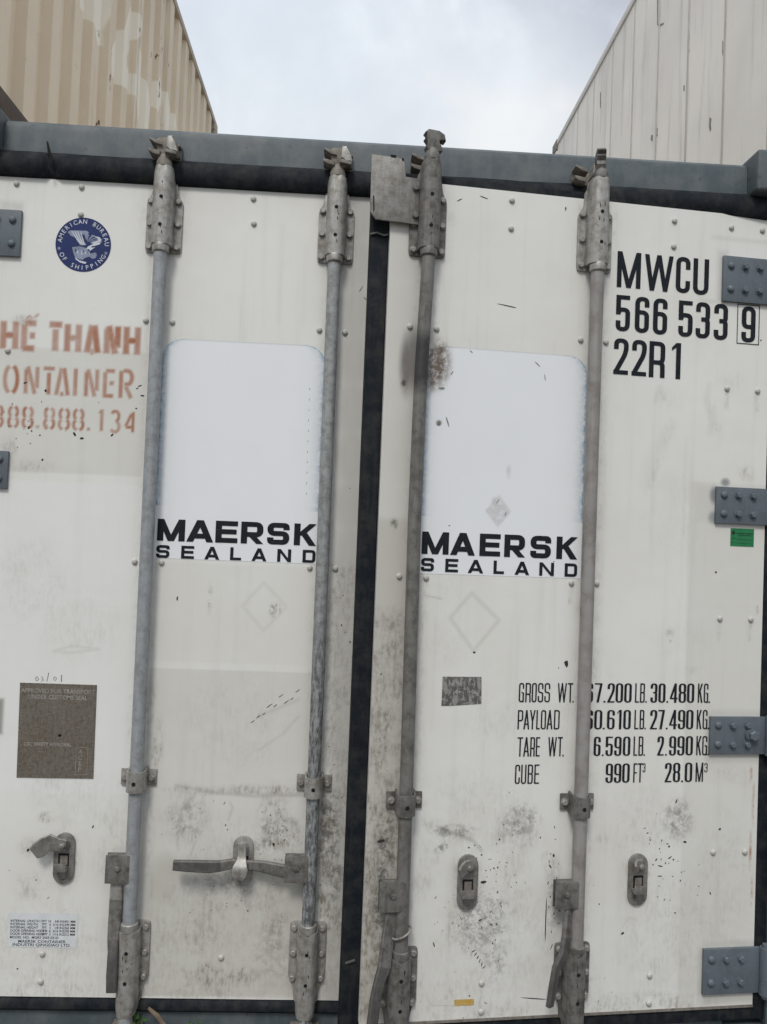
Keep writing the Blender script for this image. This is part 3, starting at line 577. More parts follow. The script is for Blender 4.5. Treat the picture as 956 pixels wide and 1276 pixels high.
def bar_guide(side, x, z, mat):
    D, P = DOORS[side]; bm = new()
    for s in (-1, 1):
        a, b = sorted((x+s*.024, x+s*.048)); box(bm, (a, -.007, z-.020), (b, -.0005, z+.024), bev=.0025)
        bolt(bm, (x+s*.036, -.007, z+.002), .0085, .009, 2, True)
    ro, ri = .0255, .0205
    arc_ = [(-1, -.004)] + [(math.cos(R(a)), None) for a in ()]
    outer = [(-ro, -.004)] + [(ro*math.cos(R(a)), -RO+ro*math.sin(R(a))) for a in range(180, 361, 15)] + [(ro, -.004)]
    inner = [(-ri, -.004)] + [(ri*math.cos(R(a)), -RO+ri*math.sin(R(a))) for a in range(180, 361, 15)] + [(ri, -.004)]
    n = len(outer); z0, z1 = z-.027, z+.027
    ring = lambda pts, z_: [bm.verts.new((x+a, b, z_+ (0.004 if b > -0.02 else 0))) for a, b in pts]
    o0, o1, i0, i1 = ring(outer, z0), ring(outer, z1), ring(inner, z0), ring(inner, z1)
    for k in range(n-1):
        setm([bm.faces.new((o0[k], o0[k+1], o1[k+1], o1[k])), bm.faces.new((i0[k+1], i0[k], i1[k], i1[k+1]))], 0, True)
        setm([bm.faces.new((o0[k+1], o0[k], i0[k], i0[k+1])), bm.faces.new((o1[k], o1[k+1], i1[k+1], i1[k]))], 0)
    sheet(bm, [(x+math.cos(a)*.0055, z-.002+math.sin(a)*.0055) for a in np.linspace(0, 2*math.pi, 14)[:-1]], -RO-ro-.0005, 1)
    return obj('bar_guide', bm, [mat, 'hole', 'galv'], D)
def cam_head(bm, x, z, turn, mi, s=1):
    """forged cam: cone foot, neck and two-jawed claw; turn = rotation about the bar"""
    b2 = new()
    tube(b2, [(0, 0, -.012), (0, 0, .0), (0, 0, .009), (0, 0, .02)], [.0205, .0215, .018, .0135], 18, 0)
    claw = [(-.015, .012), (.014, .012), (.026, .016), (.021, .030), (.011, .036), (.013, .046), (.034, .043), (.030, .060), (.014, .068), (-.016, .068), (-.024, .060), (-.016, .052), (-.023, .044), (-.015, .034), (-.02, .022)]
    prism(b2, claw, -.011, .013, 0, .003)
    bmesh.ops.recalc_face_normals(b2, faces=b2.faces)
    bmesh.ops.rotate(b2, verts=b2.verts, cent=(0, 0, 0), matrix=Matrix.Rotation(turn, 3, 'Z'))
    if s < 0: bmesh.ops.scale(b2, verts=b2.verts, vec=(1, 1, -1))
    bmesh.ops.translate(b2, verts=b2.verts, vec=(x, -RO, z))
    m_ = bpy.data.meshes.new('tmp'); b2.to_mesh(m_); b2.free(); n0 = len(bm.faces); bm.from_mesh(m_); bpy.data.meshes.remove(m_)
    bm.faces.ensure_lookup_table(); setm([bm.faces[i] for i in range(n0, len(bm.faces))], mi)
def keeper(x, z, s=1, open_=True):
    """cam keeper welded to the frame: backing pad and two lugs"""
    bm = new(); box(bm, (x-.040, -.010, z-.026), (x+.040, .001 if s > 0 else .013, z+.026), bev=.003)
    prism(bm, [(x-.040, z+.026), (x-.008, z+.016), (x-.004, z+.006), (x-.022, z+.010), (x-.041, z+.021)], -.050, -.008, 0, .002)
    prism(bm, [(x-.042, z-.004), (x-.010, z-.010), (x-.010, z-.022), (x-.030, z-.018), (x-.041, z-.012)], -.050, -.008, 0, .002)
    prism(bm, [(x+.010, z+.030), (x+.024, z+.031), (x+.029, z+.010), (x+.040, z-.006), (x+.038, z-.014), (x+.020, z-.008), (x+.008, z-.002)], -.055, -.008, 1, .003)
    prism(bm, [(x+.004, z-.016), (x+.036, z-.022), (x+.038, z-.015), (x+.010, z-.006)], -.058, -.03, 0, .003)
    prism(bm, [(x+.026, z+.012), (x+.040, z+.014), (x+.039, z+.020), (x+.026, z+.019)], -.030, -.008, 0, .002)
    return obj('cam_keeper', bm, ['brown_keeper', 'galv'], ROOT)

# bars: measured axis points, foot to head
def bar(side, pts, mat, zt, zb, turn, soot=None):
    D, P = DOORS[side]; q = [P(u, v, RO) for u, v in pts]
    fx = np.polyfit([z for _, z in q], [x for x, _ in q], 1); X = lambda z: fx[0]*z+fx[1]
    if soot:
        qz = [z for _, z in q][::-1]; qx = [x for x, _ in q][::-1]; e0 = (qx[0]-fx[0]*qz[0]); e1 = qx[-1]-fx[0]*qz[-1]
        X = lambda z: float(np.interp(z, [qz[0]-1]+qz+[qz[-1]+1], [qx[0]-fx[0]]+qx+[qx[-1]+fx[0]]))
    bm = new(); zs = [zb-.03]+list(np.linspace(zb, zt, 30))+[zt+.01]
    P3 = []
    for z in zs:
        x = X(z); y = -RO
        P3.append((x, y, z))
    tube(bm, P3, RR, 20, 0)
    cam_head(bm, X(zt), zt+.008, turn, 1); cam_head(bm, X(zb), zb-.028, turn, 1, -1)
    o = obj('locking_bar', bm, [mat, 'brown_keeper' if side == 'L' else 'galv_dark'], D)
    return X, o
def streak_bar():
    m = worn('streaked_bar', (0.335, 0.345, 0.345), (0.17, 0.17, 0.165), 0.9, 44, 0.55, 0.15, chip=(0.09, 0.09, 0.09), bs=0.2)
    t = m.node_tree; b = t.nodes['Principled BSDF']; src = b.inputs['Base Color'].links[0].from_socket
    c = N(t, 'ShaderNodeTexCoord'); sx = N(t, 'ShaderNodeSeparateXYZ'); t.links.new(c.outputs['Object'], sx.inputs[0])
    f = math_(t, 'MULTIPLY', ramp(t, sx.outputs[2], 1.0, 1.35, .85, 0.0), ramp(t, noise(t, 1.0, 8, 0.75, stretch=(150, 150, 40)), 0.42, 0.60))
    t.links.new(mix(t, f, src, (0.055, 0.055, 0.055)), b.inputs['Base Color']); return m
M['rod_streaked'] = streak_bar()
zt1, zb1 = PL(205, 207, RO)[1], PL(160, 1264, RO)[1]
X1, B1 = bar('L', [(199.2, 323), (186, 638), (170.4, 954), (161.7, 1143.5)], 'rod_light', zt1, zb1, R(-8))
X2, B2 = bar('L', [(416, 333.4), (405.4, 638), (392, 954), (384, 1147)], 'rod_streaked', zt1, zb1, R(-4))
def sooty_bar():
    m = worn('sooty_bar', (0.185, 0.18, 0.165), (0.09, 0.085, 0.078), 0.9, 32, 0.55, 0.15, chip=(0.26, 0.25, 0.23), bs=0.2)
    t = m.node_tree; b = t.nodes['Principled BSDF']; src = b.inputs['Base Color'].links[0].from_socket
    c = N(t, 'ShaderNodeTexCoord'); sx = N(t, 'ShaderNodeSeparateXYZ'); t.links.new(c.outputs['Object'], sx.inputs[0])
    zc = PR(520, 450, RO)[1]
    d = math_(t, 'ADD', math_(t, 'ABSOLUTE', math_(t, 'SUBTRACT', sx.outputs[2], zc), 0), math_(t, 'MULTIPLY', math_(t, 'SUBTRACT', noise(t, 22, 5), .5), .09))
    t.links.new(mix(t, ramp(t, d, .045, .10, .85, 0.0), src, (0.028, 0.028, 0.03)), b.inputs['Base Color'])
    zt_ = PR(532, 360, RO)[1]
    return m
M['rod_sooty'] = sooty_bar()
zt3, zb3 = PR(540, 199, RO)[1], zb1
X3, B3 = bar('R', [(533.6, 333), (529, 400), (524.5, 470), (517, 638), (507, 965), (500, 1177)], 'rod_sooty', zt3, zb3, R(8), True)
X4, B4 = bar('R', [(745.5, 347), (734, 638), (725, 954), (719.7, 1163.5)], 'rod_paint', zt3, zb3, R(75))
for side, X, mt in (('L', X1, 'galv'), ('L', X2, 'galv'), ('R', X3, 'galv_dark'), ('R', X4, 'galv')):
    P = DOORS[side][1]; u = {id(X1): 205, id(X2): 418, id(X3): 535, id(X4): 743}[id(X)]
    zt = zt1 if side == 'L' else zt3
    zl = P({id(X1): 205, id(X2): 418, id(X3): 535, id(X4): 743}[id(X)], {id(X1): 313, id(X2): 326, id(X3): 318, id(X4): 337}[id(X)], 0.02)[1]
    bracket(side, X(zl), zt, zl, mt)
    zu = P(*{id(X1): (160, 1150), id(X2): (384, 1152), id(X3): (500, 1184), id(X4): (718, 1178)}[id(X)], 0.02)[1]
    bracket(side, X(zu), zu, zb1-.004, 'galv' if side == 'L' else 'galv_dark', True)
    zg = P(*{id(X1): (172, 971), id(X2): (390, 978), id(X3): (503, 1000), id(X4): (719, 1002)}[id(X)], 0.02)[1]
    bar_guide(side, X(zg), zg, 'galv' if side == 'L' else 'galv_dark')
for X in (X1, X2): keeper(X(zt1)+HL.x, zt1+.045)
def toworld_x(X, z): return HR.x + X(z)*math.cos(AR)
keeper(toworld_x(X3, zt3)-.006, zt1+.045); keeper(toworld_x(X4, zt3)-.017, zt1+.040)
for X in (X1, X2): keeper(X(zb1)+HL.x, zb1-.065, -1)
keeper(toworld_x(X3, zb1), zb1-.065, -1); keeper(toworld_x(X4, zb1), zb1-.065, -1)

# overlap plate at the head of the right door
bm = new(); OP = 0.012
q = [PR(u, v, OP) for u, v in ((463, 193), (504, 199), (504.5, 222), (523, 224), (521, 281), (508, 279), (468, 274), (461, 264))]
prism(bm, [(x, z) for x, z in q], -OP-.006, -OP, 0, .0015)
for u, v in ((518, 236), (517.5, 270)):
    x, z = PR(u, v, OP); bolt(bm, (x, -OP-.006, z), .008, .008, 1, False)
for pts in ([(486, 194), (494, 195), (493, 198), (487, 197)], [(500, 198), (503, 199), (503, 202), (501, 202)], [(464.5, 245), (466, 245), (466.4, 262), (465, 266)]):
    sheet(bm, [PR(u, v, OP) for u, v in pts], -OP-.0068, 2)
obj('overlap_plate', bm, ['galv_mid', 'galv_dark', 'hole'], DR)

# handle hubs and handles
def hub_box(bm, P, u0, v0, u1, v1, y0, y1, openleft=False):
    (xa, za), (xb, zb) = P(u0, v0, 0.055), P(u1, v1, 0.055); xa, xb = sorted((xa, xb)); za, zb = sorted((za, zb))
    t = .005
    box(bm, (xa, y0, za), (xb, y0+t, zb), bev=.0015); box(bm, (xa, y1-t, za), (xb, y1, zb), 1, bev=.0015)  # back plate coloured dark to stand for the shaded inside
    box(bm, (xa+.004, y0+t+.0003, zb-t), (xb, y1-t-.0003, zb), bev=.001)
    bolt(bm, ((xa+xb)/2, y0, (za+zb)/2+.003), .007, .005, 0, False)
def handle(side, hub, path, ws, ts, sides, mis):
    D, P = DOORS[side]; bm = new()
    hub_box(bm, P, *hub, -.050, -.028)
    pts = [(lambda q, y: (q[0], y, q[1]))(P(u, v, -y-.014), y+.014) for u, v, y in path]
    sweep(bm, pts, ws, ts, sides, mis)
    return obj('handle', bm, ['galv_dark', 'grip', 'galv'], D)
SX = (1, 0, 0); SY = (0.25, 1, 0)
handle('L', (131, 1067, 160, 1103), [(146, 1090, -.048), (145, 1120, -.048), (143, 1155, -.050), (141.5, 1170, -.058), (141, 1186, -.066), (139.5, 1215, -.068), (139, 1236, -.068)],
       [.030, .034, .034, .030, .026, .028, .027], [.013, .013, .013, .014, .014, .014, .012], SX, [2, 0, 0, 1, 1, 1])
handle('L', (355, 1068, 383, 1102), [(372, 1086, -.048), (352, 1085, -.048), (330, 1080, -.048), (315, 1078, -.044), (302, 1077.5, -.043), (290, 1076, -.046), (275, 1079, -.058), (262, 1080, -.060), (235, 1079, -.060), (216, 1078, -.060)],
       [.034, .034, .030, .026, .025, .026, .028, .032, .030, .026], [.013]*10, (0, 0, 1), [0, 0, 0, 0, 0, 0, 1, 1, 1])
handle('R', (474, 1101, 506, 1138), [(489, 1125, -.048), (486, 1150, -.048), (482, 1180, -.050), (479, 1205, -.060), (473, 1222, -.074), (468, 1245, -.078), (464, 1276, -.080)],
       [.030, .034, .036, .036, .030, .030, .030], [.013]*7, [(1, .35, 0)]*7, [0, 0, 0, 1, 1, 1])
handle('R', (694, 1101, 722, 1134), [(710, 1125, -.048), (708, 1145, -.052), (706, 1168, -.060), (702, 1190, -.075), (693, 1206, -.090), (689, 1230, -.094), (685, 1254, -.096)],
       [.030, .034, .036, .034, .028, .028, .024], [.013]*7, [(.8, .6, 0)]*7, [0, 0, 1, 1, 1, 1])
# wire loop round the third bar
bm = new(); zc = PR(500, 1162, RO)[1]; xc = X3(zc)
tube(bm, [(xc+.024*math.cos(a), -RO+.024*math.sin(a), zc+.012*math.cos(a)) for a in np.linspace(0, 2*math.pi, 25)], .003, 8, 0, False); obj('wire_loop', bm, 'galv', DR)

# handle retainers
def retainer(side, uv_top, uv_bot, arm, mat='galv_mid', holds=False):
    D, P = DOORS[side]; bm = new(); (xt, zt), (xb, zb) = P(*uv_top), P(*uv_bot); x = (xt+xb)/2; hw = .0275
    pts = [(x+hw*math.cos(R(a)), zb+hw+hw*math.sin(R(a))) for a in range(180, 361, 18)] + [(x+hw*math.cos(R(a)), zt-hw+hw*math.sin(R(a))) for a in range(0, 181, 18)]
    prism(bm, pts, -.0075, -.0005, 0, .001)
    zp = zt-hw; za = zb+hw
    tube(bm, [(x, -.007, zp), (x, -.016, zp)], .0145, 20, 0); tube(bm, [(x, -.016, zp), (x, -.027, zp)], [.0095, .009], 16, 1 if holds else 0); dome(bm, (x, -.027, zp), .008, .004, 0)
    z0 = za+.022
    sheet(bm, [(x-.0145, z0-.002), (x+.0145, z0-.002), (x+.0145, z0+.033), (x-.0145, z0+.033)], -.0078, 1)  # square hole; its black rim paints in the gap shadow
    sheet(bm, [(x-.0095, z0+.002), (x+.0105, z0+.002), (x+.0105, z0+.027), (x-.0095, z0+.027)], -.0081, 2)
    box(bm, (x-.019, -.024, z0-.010), (x+.014, -.0072, z0-.001), bev=.001); box(bm, (x-.019, -.028, z0-.010), (x+.013, -.0235, z0+.012), bev=.001)
    bolt(bm, (x, -.0075, za-.003), .009, .005, 0, False)
    o = obj('handle_retainer', bm, [mat, 'hole', 'brown_keeper'], D)
    b2 = new()
    sweep(b2, [(x+a*PXM, y, zp+c*PXM) for a, y, c in arm[0]], arm[1], [.007]*len(arm[0]), arm[2], 0)
    obj('retainer_catch', b2, mat, D)
    return o
retainer('L', (81.5, 1037), (80, 1100), ([(4, -.020, 0), (-6, -.022, 1), (-14, -.024, 4), (-20, -.026, 1), (-27, -.030, -5), (-31, -.032, -8)], [.030, .036, .044, .044, .046, .034], (0.25, 0, 1)))
retainer('L', (304, 1041), (302, 1103), ([(0, -.031, 8), (0, -.031, -6), (0, -.036, -11), (-.5, -.050, -16), (-.5, -.052, -19), (-1, -.052, -26), (-1, -.047, -31)], [.022, .022, .026, .038, .043, .040, .024], SX), 'galv')
retainer('R', (583, 1064), (581.5, 1133), ([(2, -.022, 3), (-4, -.022, 1), (-9, -.028, -1), (-13, -.036, -4)], [.030, .034, .034, .030], (0.1, 0, 1)))
retainer('R', (794.5, 1063), (793, 1127), ([(2, -.022, 3), (-4, -.022, 2), (-8, -.028, 0), (-10, -.036, -2)], [.026, .032, .034, .030], (0.1, 0, 1)))

# hinges
def hinge(side, u, v0, v1, pin=False):
    D, P = DOORS[side]; bm = new(); x, z1 = P(u, v0, .008); _, z0 = P(u, v1, .008); s = 1 if side == 'R' else -1
    xe = 0.028*s + 0
    a, b = sorted((x, xe)); box(bm, (a, -.0095, z0), (b, -.0005, z1), bev=.002)
    a, b = sorted((x+s*.052*1.2, xe-s*.0)); box(bm, (a, -.0105, z0+.001), (b, -.0092, z1-.001)) if False else None
    tube(bm, [(xe+s*.012, -.016, z0-.002), (xe+s*.012, -.016, z1+.002)], .016, 16, 0)
    tube(bm, [(xe+s*.012, -.016, z0-.012), (xe+s*.012, -.016, z1+.012)], .009, 12, 0)
    for k, dx in enumerate((.023, .067, .112)):
        for z in (z0+(z1-z0)*.27, z0+(z1-z0)*.78): 
            if k == 0: dome(bm, (x+s*dx*1.0, -.0095, z), .0105, .008, 0)
            else: bolt(bm, (x+s*dx*1.0, -.0095, z), .009, .010, 0, True)
    if pin:
        tube(bm, [(x+s*.125, -.009, z0+.055), (x+s*.125, -.016, z0+.055)], .021, 20, 0); bolt(bm, (x+s*.125, -.016, z0+.055), .015, .013, 0, True)
    obj('hinge', bm, 'hinge_paint', D)
for u, a, b in ((902, 318, 375), (893, 606, 652), (885.5, 893, 940), (877, 1183, 1240)): hinge('R', u, a, b, u == 885.5)
for u, a, b in ((27.5, 262, 320), (11, 562, 609), (-3, 868, 916), (-19, 1176, 1234)): hinge('L', u, a, b)

# rivets
RV_L = [(21, 229), (102, 233.5), (316, 248), (316.5, 279), (101, 267.5), (182, 399.5), (215, 401.5), (398, 411.5), (430, 414.5), (10, 437), (168, 700), (201.6, 701), (386, 707.5), (418, 708.5), (275.6, 1193), (53, 1188.5), (51, 1223)]
RV_R = [(638, 250), (637, 285), (840.5, 275.5), (839.5, 307.5), (911.5, 284), (950, 287.5), (510.8, 407), (544, 410), (723.5, 423.7), (755, 426.5), (906, 484.5), (944, 487.5), (497.5, 718), (531, 720), (712, 726.5), (743.5, 727), (897, 771), (935.5, 772), (888.5, 1062), (928, 1061.5), (600, 1225), (599.5, 1260.5), (809.5, 1215.5), (808.6, 1250)]
b0 = new(); dome(b0, (0, 0, 0), .0082, .0062, 0, 14); proto = None
for D, P, lst in ((DL, PL, RV_L), (DR, PR, RV_R)):
    for u, v in lst:
        x, z = P(u, v)
        if proto is None: o = proto = obj('rivet', b0, 'rivet')
        else: o = proto.copy(); COL.objects.link(o)
        o.parent = D; o.location = (x, -.0004, z)

# ------------------------------------------------------------------ lettering engine (cut letters built from bars and bent strokes)
class Pen:
    def __init__(s): s.bm = new(); s.n = 0
    def poly(s, pts, y):
        s.n += 1; sheet(s.bm, pts, y-0.00004*(s.n % 9))
def rounded(pts, r, closed=False):
    out_ = []; n = len(pts)
    for i in range(n):
        p = Vector(pts[i])
        if not closed and i in (0, n-1): out_.append(tuple(p)); continue
        a, b = Vector(pts[i-1]), Vector(pts[(i+1) % n])
        da, db = a-p, b-p; rr = min(r, da.length*.5, db.length*.5)
        p0, p1 = p+da.normalized()*rr, p+db.normalized()*rr
        for k in range(7):
            t = k/6; out_.append(tuple(p0*(1-t)**2+p*2*t*(1-t)+p1*t*t))
    return out_
def glyph(ch, w_, sx, sy, r):
    """polygons in a box w_ x 1; sx/sy = stem / crossbar thickness"""
    a, b = sx/2, sy/2; L, Rr, B, T = a, w_-a, b, 1-b; out_ = []
    def st(pts, closed=False, rad=r):
        q = rounded(pts, rad, closed) if rad > 0 else list(pts)
        n = len(q); ls, rs = [], []
        for i in range(n):
            p = Vector(q[i]); d0 = d1 = None
            if closed or i > 0: d0 = (p-Vector(q[i-1]))
            if closed or i < n-1: d1 = (Vector(q[(i+1) % n])-p)
            ds = [d.normalized() for d in (d0, d1) if d is not None and d.length > 1e-9]
            if not ds: continue
            d = sum(ds, Vector((0, 0))).normalized(); nn = Vector((-d.y, d.x)); k = 1/max(0.45, nn.dot(Vector((-ds[0].y, ds[0].x))))
            off = Vector((nn.x*a*k, nn.y*b*k)); ls.append(tuple(p+off)); rs.append(tuple(p-off))
        m = len(ls)
        for i in range(m if closed else m-1): j = (i+1) % m; out_.append([ls[i], rs[i], rs[j], ls[j]])
    def V_(x, y0=0, y1=1): out_.append([(x-a, y0), (x+a, y0), (x+a, y1), (x-a, y1)])
    def H_(y, x0, x1): out_.append([(x0, y-b), (x1, y-b), (x1, y+b), (x0, y+b)])
    def D_(x0, y0, x1, y1, k=1.0): out_.append([(x0-a*k, y0), (x0+a*k, y0), (x1+a*k, y1), (x1-a*k, y1)])
    if ch == 'M':
        V_(L); V_(Rr); D_(L+a*.1, 1, w_/2, 0, .98); D_(Rr-a*.1, 1, w_/2, 0, .98)
    elif ch == 'W':
        D_(L, 1, w_*.27, 0, .95); D_(w_*.27, 0, w_*.5, 1, .95); D_(w_*.5, 1, w_*.73, 0, .95); D_(w_*.73, 0, Rr, 1, .95)
    elif ch == 'A':
        D_(L, 0, w_/2, 1, 1.08); D_(Rr, 0, w_/2, 1, 1.08); H_(.27, w_*.25, w_*.75)
    elif ch == 'N': V_(L); V_(Rr); D_(L, 1, Rr, 0, 1.05)
    elif ch == 'K': V_(L); D_(sx*.9, .45, w_-a*1.1, 1, 1.15); D_(sx*1.5, .58, w_-a*1.1, 0, 1.15)
    elif ch == 'Y': D_(L, 1, w_/2, .42); D_(Rr, 1, w_/2, .42); V_(w_/2, 0, .45)
    elif ch == 'E': V_(L); H_(T, sx, w_); H_(B, sx, w_); H_(.51, sx, w_*.95)
    elif ch == 'F': V_(L); H_(T, sx, w_); H_(.51, sx, w_*.9)
    elif ch == 'L': V_(L); H_(B, sx, w_)
    elif ch == 'T': V_(w_/2, 0, 1-sy); H_(T, 0, w_)
    elif ch == 'I': V_(w_/2)
    elif ch == 'H': V_(L); V_(Rr); H_(.5, sx, w_-sx)
    elif ch == 'D': V_(L); st([(sx, T), (Rr, T), (Rr, B), (sx, B)])
    elif ch == 'P': V_(L); st([(sx, T), (Rr, T), (Rr, .46), (sx, .46)])
    elif ch == 'B': V_(L); st([(sx, T), (Rr, T), (Rr, .52), (sx, .52)]); st([(sx, .52), (Rr, .52), (Rr, B), (sx, B)])
    elif ch == 'R':
        V_(L); st([(sx, T), (Rr, T), (Rr, .42), (sx, .42)])
        if w_ > .7: D_(Rr, 0, w_*.55, .42-b, 1.15)
        else: st([(w_*.5, .42), (Rr-.01, .40), (Rr, .2), (Rr, 0)], rad=r*.8)
    elif ch in 'O0': st([(L, B), (Rr, B), (Rr, T), (L, T)], True)
    elif ch == 'C': st([(Rr, .66), (Rr, T), (L, T), (L, B), (Rr, B), (Rr, .34)])
    elif ch == 'G': st([(Rr, .70), (Rr, T), (L, T), (L, B), (Rr, B), (Rr, .30)]); V_(Rr, .0, .5); H_(.5, w_*.5, w_-sx)
    elif ch == 'U': st([(L, 1), (L, B), (Rr, B), (Rr, 1)])
    elif ch == 'S': st([(Rr, .68), (Rr, T), (L, T), (L, .51), (Rr, .51), (Rr, B), (L, B), (L, .32)])
    elif ch == '6': st([(Rr, .72), (Rr, T), (L, T), (L, B), (Rr, B), (Rr, .57), (L+a*.2, .57)])
    elif ch == '9': st([(L, .28), (L, B), (Rr, B), (Rr, T), (L, T), (L, .43), (Rr-a*.2, .43)])
    elif ch == '5': H_(T, sx, w_*.97); V_(L, .46, 1); st([(L*1.2, .53), (L+.05, .60), (Rr, .60), (Rr, B), (L, B), (L, .29)])
    elif ch == '3': st([(L, .73), (L, T), (Rr, T), (Rr, .525), (w_*.38, .525)]); st([(w_*.38, .525), (Rr, .525), (Rr, B), (L, B), (L, .27)])
    elif ch == '8': st([(L, .525), (Rr, .525), (Rr, T), (L, T)], True); st([(L, B), (Rr, B), (Rr, .525), (L, .525)], True)
    elif ch == '2': st([(L, .70), (L, T), (Rr, T), (Rr, .62), (L, sy*.6)], rad=r); H_(B, 0, w_)
    elif ch == '7': H_(T, 0, w_); D_(w_*.42, 0, Rr, 1-sy)
    elif ch == '1': V_(Rr); out_.append([(w_-sx, 1), (w_-sx, .99-sy), (0, .80-sy*.2), (0, .80+sy*.6)])
    elif ch == '4': V_(Rr-w_*.14); H_(.22, 0, w_); D_(L*.8, .22+b, Rr-w_*.14, 1, .85)
    elif ch == '.': out_.append([(0, 0), (w_, 0), (w_, sy*1.15), (0, sy*1.15)])
    return out_
def letters(side, chars, base, hgt, off=(0, 0), k=1.0, bold=.26, thin=None, y=-.0012, rad=None, mat='black_vinyl', name='lettering', slant=0.04, label=None):
    """chars: (char, x0, x1[, bold]) in zoomed pixels; base(x) = baseline row; hgt = cap height (zoomed px)"""
    D, P = DOORS[side]; pen = Pen()
    for c in chars:
        ch, x0, x1 = c[:3]; hb = c[4] if len(c) > 4 else hgt; dy = c[5] if len(c) > 5 else 0
        yb = base((x0+x1)/2)-dy
        u0, u1 = off[0]+x0/k, off[0]+x1/k; vb, vt = off[1]+yb/k, off[1]+(yb-hb)/k
        (xa, za), (xb, _), (_, zc) = P(u0, vb), P(u1, vb), P(u0, vt)
        H = zc-za; w_ = (xb-xa)/H
        sx = (c[3] if len(c) > 3 and c[3] else bold)*hgt/hb*0 + (c[3] if len(c) > 3 and c[3] else bold)
        sx = sx*min(1, 1) ; sy = thin if thin else sx*.85
        if ch == '.': pass
        for pl in glyph(ch, w_, sx, sy, rad if rad else min(w_*.5, .25)):
            pen.poly([(xa+px_*H, za+pz*H) for px_, pz in pl], y)
    o = obj(name, pen.bm, mat, D)
    if label: o['label'] = label
    return o
k6 = 4.6408
o6 = (750, 300)
def lin(x0, y0, x1, y1): return lambda x: y0+(y1-y0)*(x-x0)/(x1-x0)
letters('R', [('M', 85, 222), ('W', 243, 410), ('C', 425, 508), ('U', 525, 615)], lin(85, 260, 615, 313), 208, o6, k6, .135, .115, rad=.2, label='owner code in black capitals')
for wd_ in ([('5', 78, 160), ('6', 188, 270), ('6', 293, 375)], [('5', 440, 522), ('3', 540, 622), ('3', 645, 725)], [('9', 805, 885)]): letters('R', wd_, lin(78, 516, 885, 588), 208, o6, k6, .138, .115, rad=.19, label='black serial digits')
letters('R', [('2', 65, 150), ('2', 170, 255), ('R', 270, 362), ('1', 400, 452)], lin(65, 766, 452, 799), 208, o6, k6, .138, .115, rad=.19, label='black size and type code')
bm = new(); bx = [PR(750+x/k6, 300+y/k6) for x, y in ((785, 364), (914, 376), (907, 606), (778, 592))]
xa, xb = (bx[0][0]+bx[3][0])/2, (bx[1][0]+bx[2][0])/2; zt_, zb_ = (bx[0][1]+bx[1][1])/2, (bx[2][1]+bx[3][1])/2; t_ = .0022
for lo, hi in (((xa, zt_-t_), (xb, zt_)), ((xa, zb_), (xb, zb_+t_)), ((xa, zb_+t_), (xa+t_, zt_-t_)), ((xb-t_, zb_+t_), (xb, zt_-t_))): sheet(bm, [(lo[0], lo[1]), (hi[0], lo[1]), (hi[0], hi[1]), (lo[0], hi[1])], -.0012)
obj('lettering', bm, 'black_vinyl', DR)['label'] = 'thin box round the check digit'
k7, o7 = 3.5407, (630, 840); BD, TH = .134, .076
def row(base, items):
    for s, pos in items:
        ch = [(c, x0, x1, BD if c.isdigit() else (.085 if c == '.' else TH)) for c, (x0, x1) in zip(s, pos)]
        letters('R', ch, base, 85, o7, k7, TH, .068, rad=.14, label='black weight and volume figures')
row(lin(57, 123, 900, 126), [('GROSS', ((57, 80), (86, 110), (114, 136), (141, 165), (170, 195))), ('WT.', ((228, 268), (272, 296), (294, 300))), ('67.200', ((344, 385), (392, 425), (431, 440), (448, 480), (484, 517), (522, 555))), ('LB.', ((570, 588), (592, 613), (616, 622))), ('30.480', ((638, 668), (673, 704), (709, 717), (724, 758), (762, 795), (799, 831))), ('KG.', ((847, 868), (873, 893), (895, 901)))])
row(lin(52, 243, 897, 242), [('PAYLOAD', ((52, 76), (78, 104), (105, 130), (134, 150), (154, 177), (180, 206), (212, 237))), ('60.610', ((344, 384), (390, 425), (428, 437), (446, 480), (490, 510), (518, 551))), ('LB.', ((567, 585), (590, 610), (612, 618))), ('27.490', ((636, 667), (671, 700), (706, 714), (721, 755), (759, 791), (795, 827))), ('KG.', ((842, 863), (868, 889), (891, 897)))])
row(lin(50, 363, 897, 357), [('TARE', ((50, 75), (77, 103), (107, 128), (132, 150))), ('WT.', ((186, 224), (228, 250), (250, 256))), ('6.590', ((387, 418), (424, 432), (440, 472), (478, 510), (516, 549))), ('LB.', ((563, 580), (585, 606), (608, 614))), ('2.990', ((668, 697), (703, 711), (720, 751), (756, 788), (793, 825))), ('KG.', ((840, 862), (866, 888), (890, 896)))])
row(lin(40, 484, 890, 474), [('CUBE', ((40, 62), (67, 90), (96, 119), (125, 147))), ('990', ((440, 472), (477, 509), (513, 546))), ('FT', ((562, 579), (581, 603))), ('28.0', ((701, 731), (737, 769), (774, 782), (789, 822))), ('M', ((837, 870),))])
for c_ in (('3', 604, 616, .10, 40, 45), ('3', 876, 890, .10, 40, 42)): letters('R', [c_], lin(40, 484, 890, 474), 40, o7, k7, .1, .08, rad=.12)

